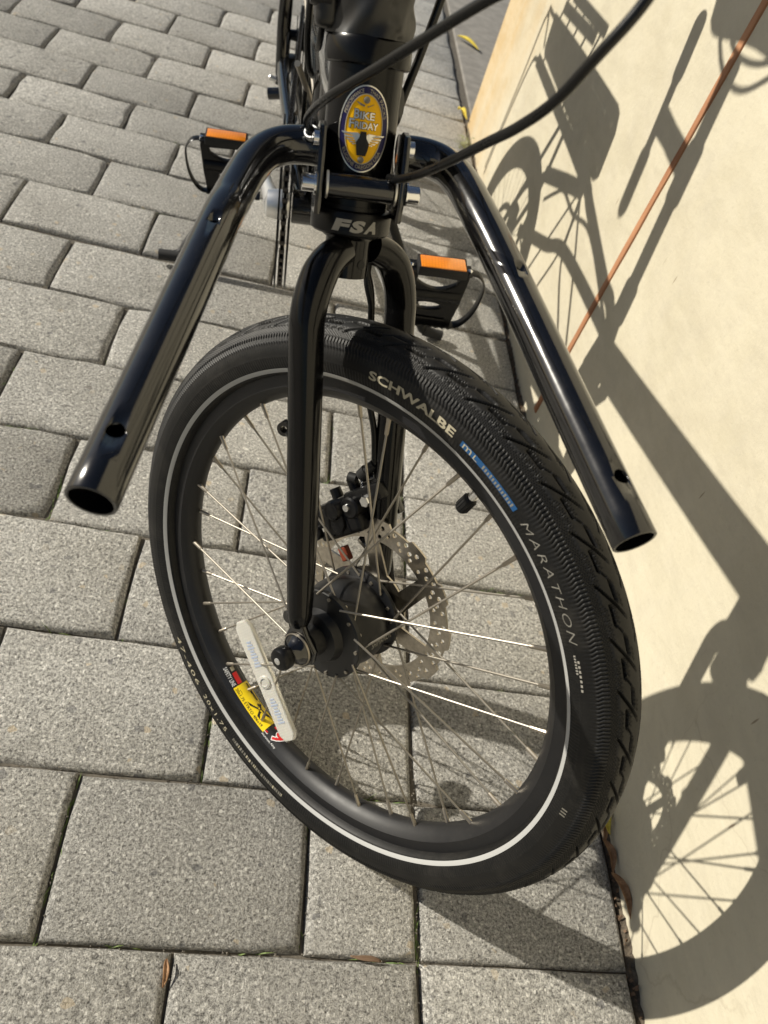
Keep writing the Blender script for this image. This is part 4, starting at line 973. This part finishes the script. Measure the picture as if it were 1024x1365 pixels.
leaf('yellow_leaf', (.392, 1.335, .002), (.412, 1.262, .014), .0095, .008, 'yellow_leaf', 'bright yellow fallen flower petal where the wall ends', 5, cat='petal')
leaf('yellow_leaf', (.445, 2.02, .002), (.515, 1.93, .006), .012, .004, 'yellow_leaf', 'pale yellow leaf lying on the grey path beyond the wall end', 6)
leaf('twig', (.157, -.7920, .001), (.128, -.7880, .002), .0022, .001, 'twig_brown', 'short grey-brown twig lying along a paver joint below the front wheel', 7, .001, 'twig')
leaf('dry_leaf', (-.0335, -.797, .000), (-.0330, -.818, -.002), .0024, .002, 'dry_leaf', 'tiny tan leaf stuck upright in the joint between two near pavers', 8, .001)
def weed():
    r = random.Random(11); geo = []
    for k in range(70):
        c = V((.395 + r.gauss(0, .011), 1.10 + r.gauss(0, .022), abs(r.gauss(0, .012)) + .002)); a = r.uniform(0, 6.28); d = V((math.cos(a), math.sin(a), r.uniform(-.3, .6))).normalized()
        s_ = d.cross(V((0, 0, 1))).normalized(); L = r.uniform(.006, .012); geo.append(([c, c + d * L * .5 + s_ * L * .25, c + d * L, c + d * L * .5 - s_ * L * .25], [(0, 1, 2, 3)]))
        geo.append(tube([V((.395, 1.10, -.004)), c], .0004, 4))
    return merge(geo)
tagged(add('weed_clump', *weed(), 'weed', smooth=False), 'pale green weed clump growing at the foot of the wall', 'weed')
def grass():
    r = random.Random(21); geo = []
    spots = []
    for i in range(4, 15):
        y = ROWS[i]
        for k in range(9):
            if r.random() < .42: spots.append((r.uniform(-.75, .40), y, 0))
    for (x, ya, yb) in ((.081, -.78, -.66), (.1952, -.78, -.70), (-.144, -.78, -.66), (-.029, -.64, -.55), (-.14, -.49, -.36), (-.257, -.34, -.21), (.0815, -.19, -.06), (.1952, -.60, -.2), (.1952, -.2, .1), (-.257, -.04, .09), (-.37, -.19, -.06)):
        for k in range(3): spots.append((x, r.uniform(ya, yb), 1))
    for (x, y, along) in spots:
        for k in range(r.randint(2, 7)):
            p = V((x + r.gauss(0, .012) * (1 - along) + r.gauss(0, .0008) * along, y + r.gauss(0, .012) * along + r.gauss(0, .0008) * (1 - along), -.010)); L = r.uniform(.006, .017)
            d = (V((1, 0, 0)) if not along else V((0, 1, 0))) * r.choice((-1, 1)) * r.uniform(.4, 1) + V((r.uniform(-.25, .25), r.uniform(-.25, .25), r.uniform(.25, .65))); d.normalize()
            s_ = d.cross(V((0, 0, 1))).normalized() * .0006
            q = p + d * L * .6; e = q + (d + V((0, 0, -.5))).normalized() * L * .5
            geo.append(([p - s_, p + s_, q + s_ * .9, q - s_ * .9, e], [(0, 1, 2, 3), (3, 2, 4)]))
    return merge(geo)
g = tagged(add('grass', *grass(), 'grass', smooth=False), 'sparse short green grass blades sprouting from the paver joints', 'grass'); g['kind'] = 'stuff'
def litter():      # dark crumbs lying in the joint along the wall
    r = random.Random(31); geo = []
    for k in range(260):
        y = r.uniform(-1.0, .6); c = V((WALL_X - .005 + r.gauss(0, .0022), y, r.uniform(-.012, -.001)))
        geo.append(box(c, basis((r.uniform(-1, 1), r.uniform(-1, 1), r.uniform(-1, 1))), (r.uniform(.001, .004), r.uniform(.0006, .0015), r.uniform(.0003, .0008))))
    return merge(geo)
g = tagged(add('leaf_litter', *litter(), 'twig_brown', smooth=False), 'dark crumbs of leaf litter filling the joint along the wall', 'litter'); g['kind'] = 'stuff'

def grit():
    r = random.Random(41); geo = []
    def crumb(x, y, z):
        d = basis((r.uniform(-1, 1), r.uniform(-1, 1), r.uniform(-1, 1))); k = r.uniform(.0006, .0018)
        geo.append(([V((x, y, z)) + d[0] * k, V((x, y, z)) - d[0] * k * .5 + d[1] * k, V((x, y, z)) - d[0] * k * .5 - d[1] * k, V((x, y, z)) + d[2] * k], [(0, 1, 2), (0, 3, 1), (1, 3, 2), (2, 3, 0)]))
    for i in range(3, 17):
        for k in range(130): crumb(r.uniform(-.8, .41), ROWS[i] + r.gauss(0, .0018), r.uniform(-.009, -.002))
    for i in range(3, 15):
        typ = (i - 4) % 2; j = (-.144 if typ == 0 else -.029) + .2285
        for q in range(5):
            x = j - .2285 * q
            for k in range(18): crumb(x + r.gauss(0, .0016), r.uniform(ROWS[i], ROWS[i + 1]), r.uniform(-.009, -.002))
    for k in range(700): crumb(SEAM_X + r.gauss(0, .0016), r.uniform(-1, 1.2), r.uniform(-.009, -.002))
    return merge(geo)
g = tagged(add('joint_grit', *grit(), 'joint_sand', smooth=False), 'loose sandy grit lying in the joints between the pavers', 'grit'); g['kind'] = 'stuff'
def soil():
    r = random.Random(51); vs, fs = [], []; n = 420
    for k in range(n):
        y = -1.3 + 2.6 * k / (n - 1); h = -.0075 + .0035 * math.sin(y * 31) * math.sin(y * 13) + r.uniform(-.0012, .0022); w = .0075 + r.uniform(-.0012, .0016)
        vs += [(WALL_X - w - .002, y, h - .006), (WALL_X - w * .7, y, h), (WALL_X - w * .3, y + r.uniform(-.002, .002), h + r.uniform(-.0005, .0025)), (WALL_X + .001, y, h + .003 + r.uniform(0, .003))]
    for k in range(n - 1):
        for q in range(3): fs.append((k * 4 + q, k * 4 + q + 1, k * 4 + q + 5, k * 4 + q + 4))
    return vs, fs
g = tagged(add('soil', *soil(), 'soil_dark', smooth=False), 'dark soil packed along the foot of the cream wall', 'soil'); g['kind'] = 'stuff'
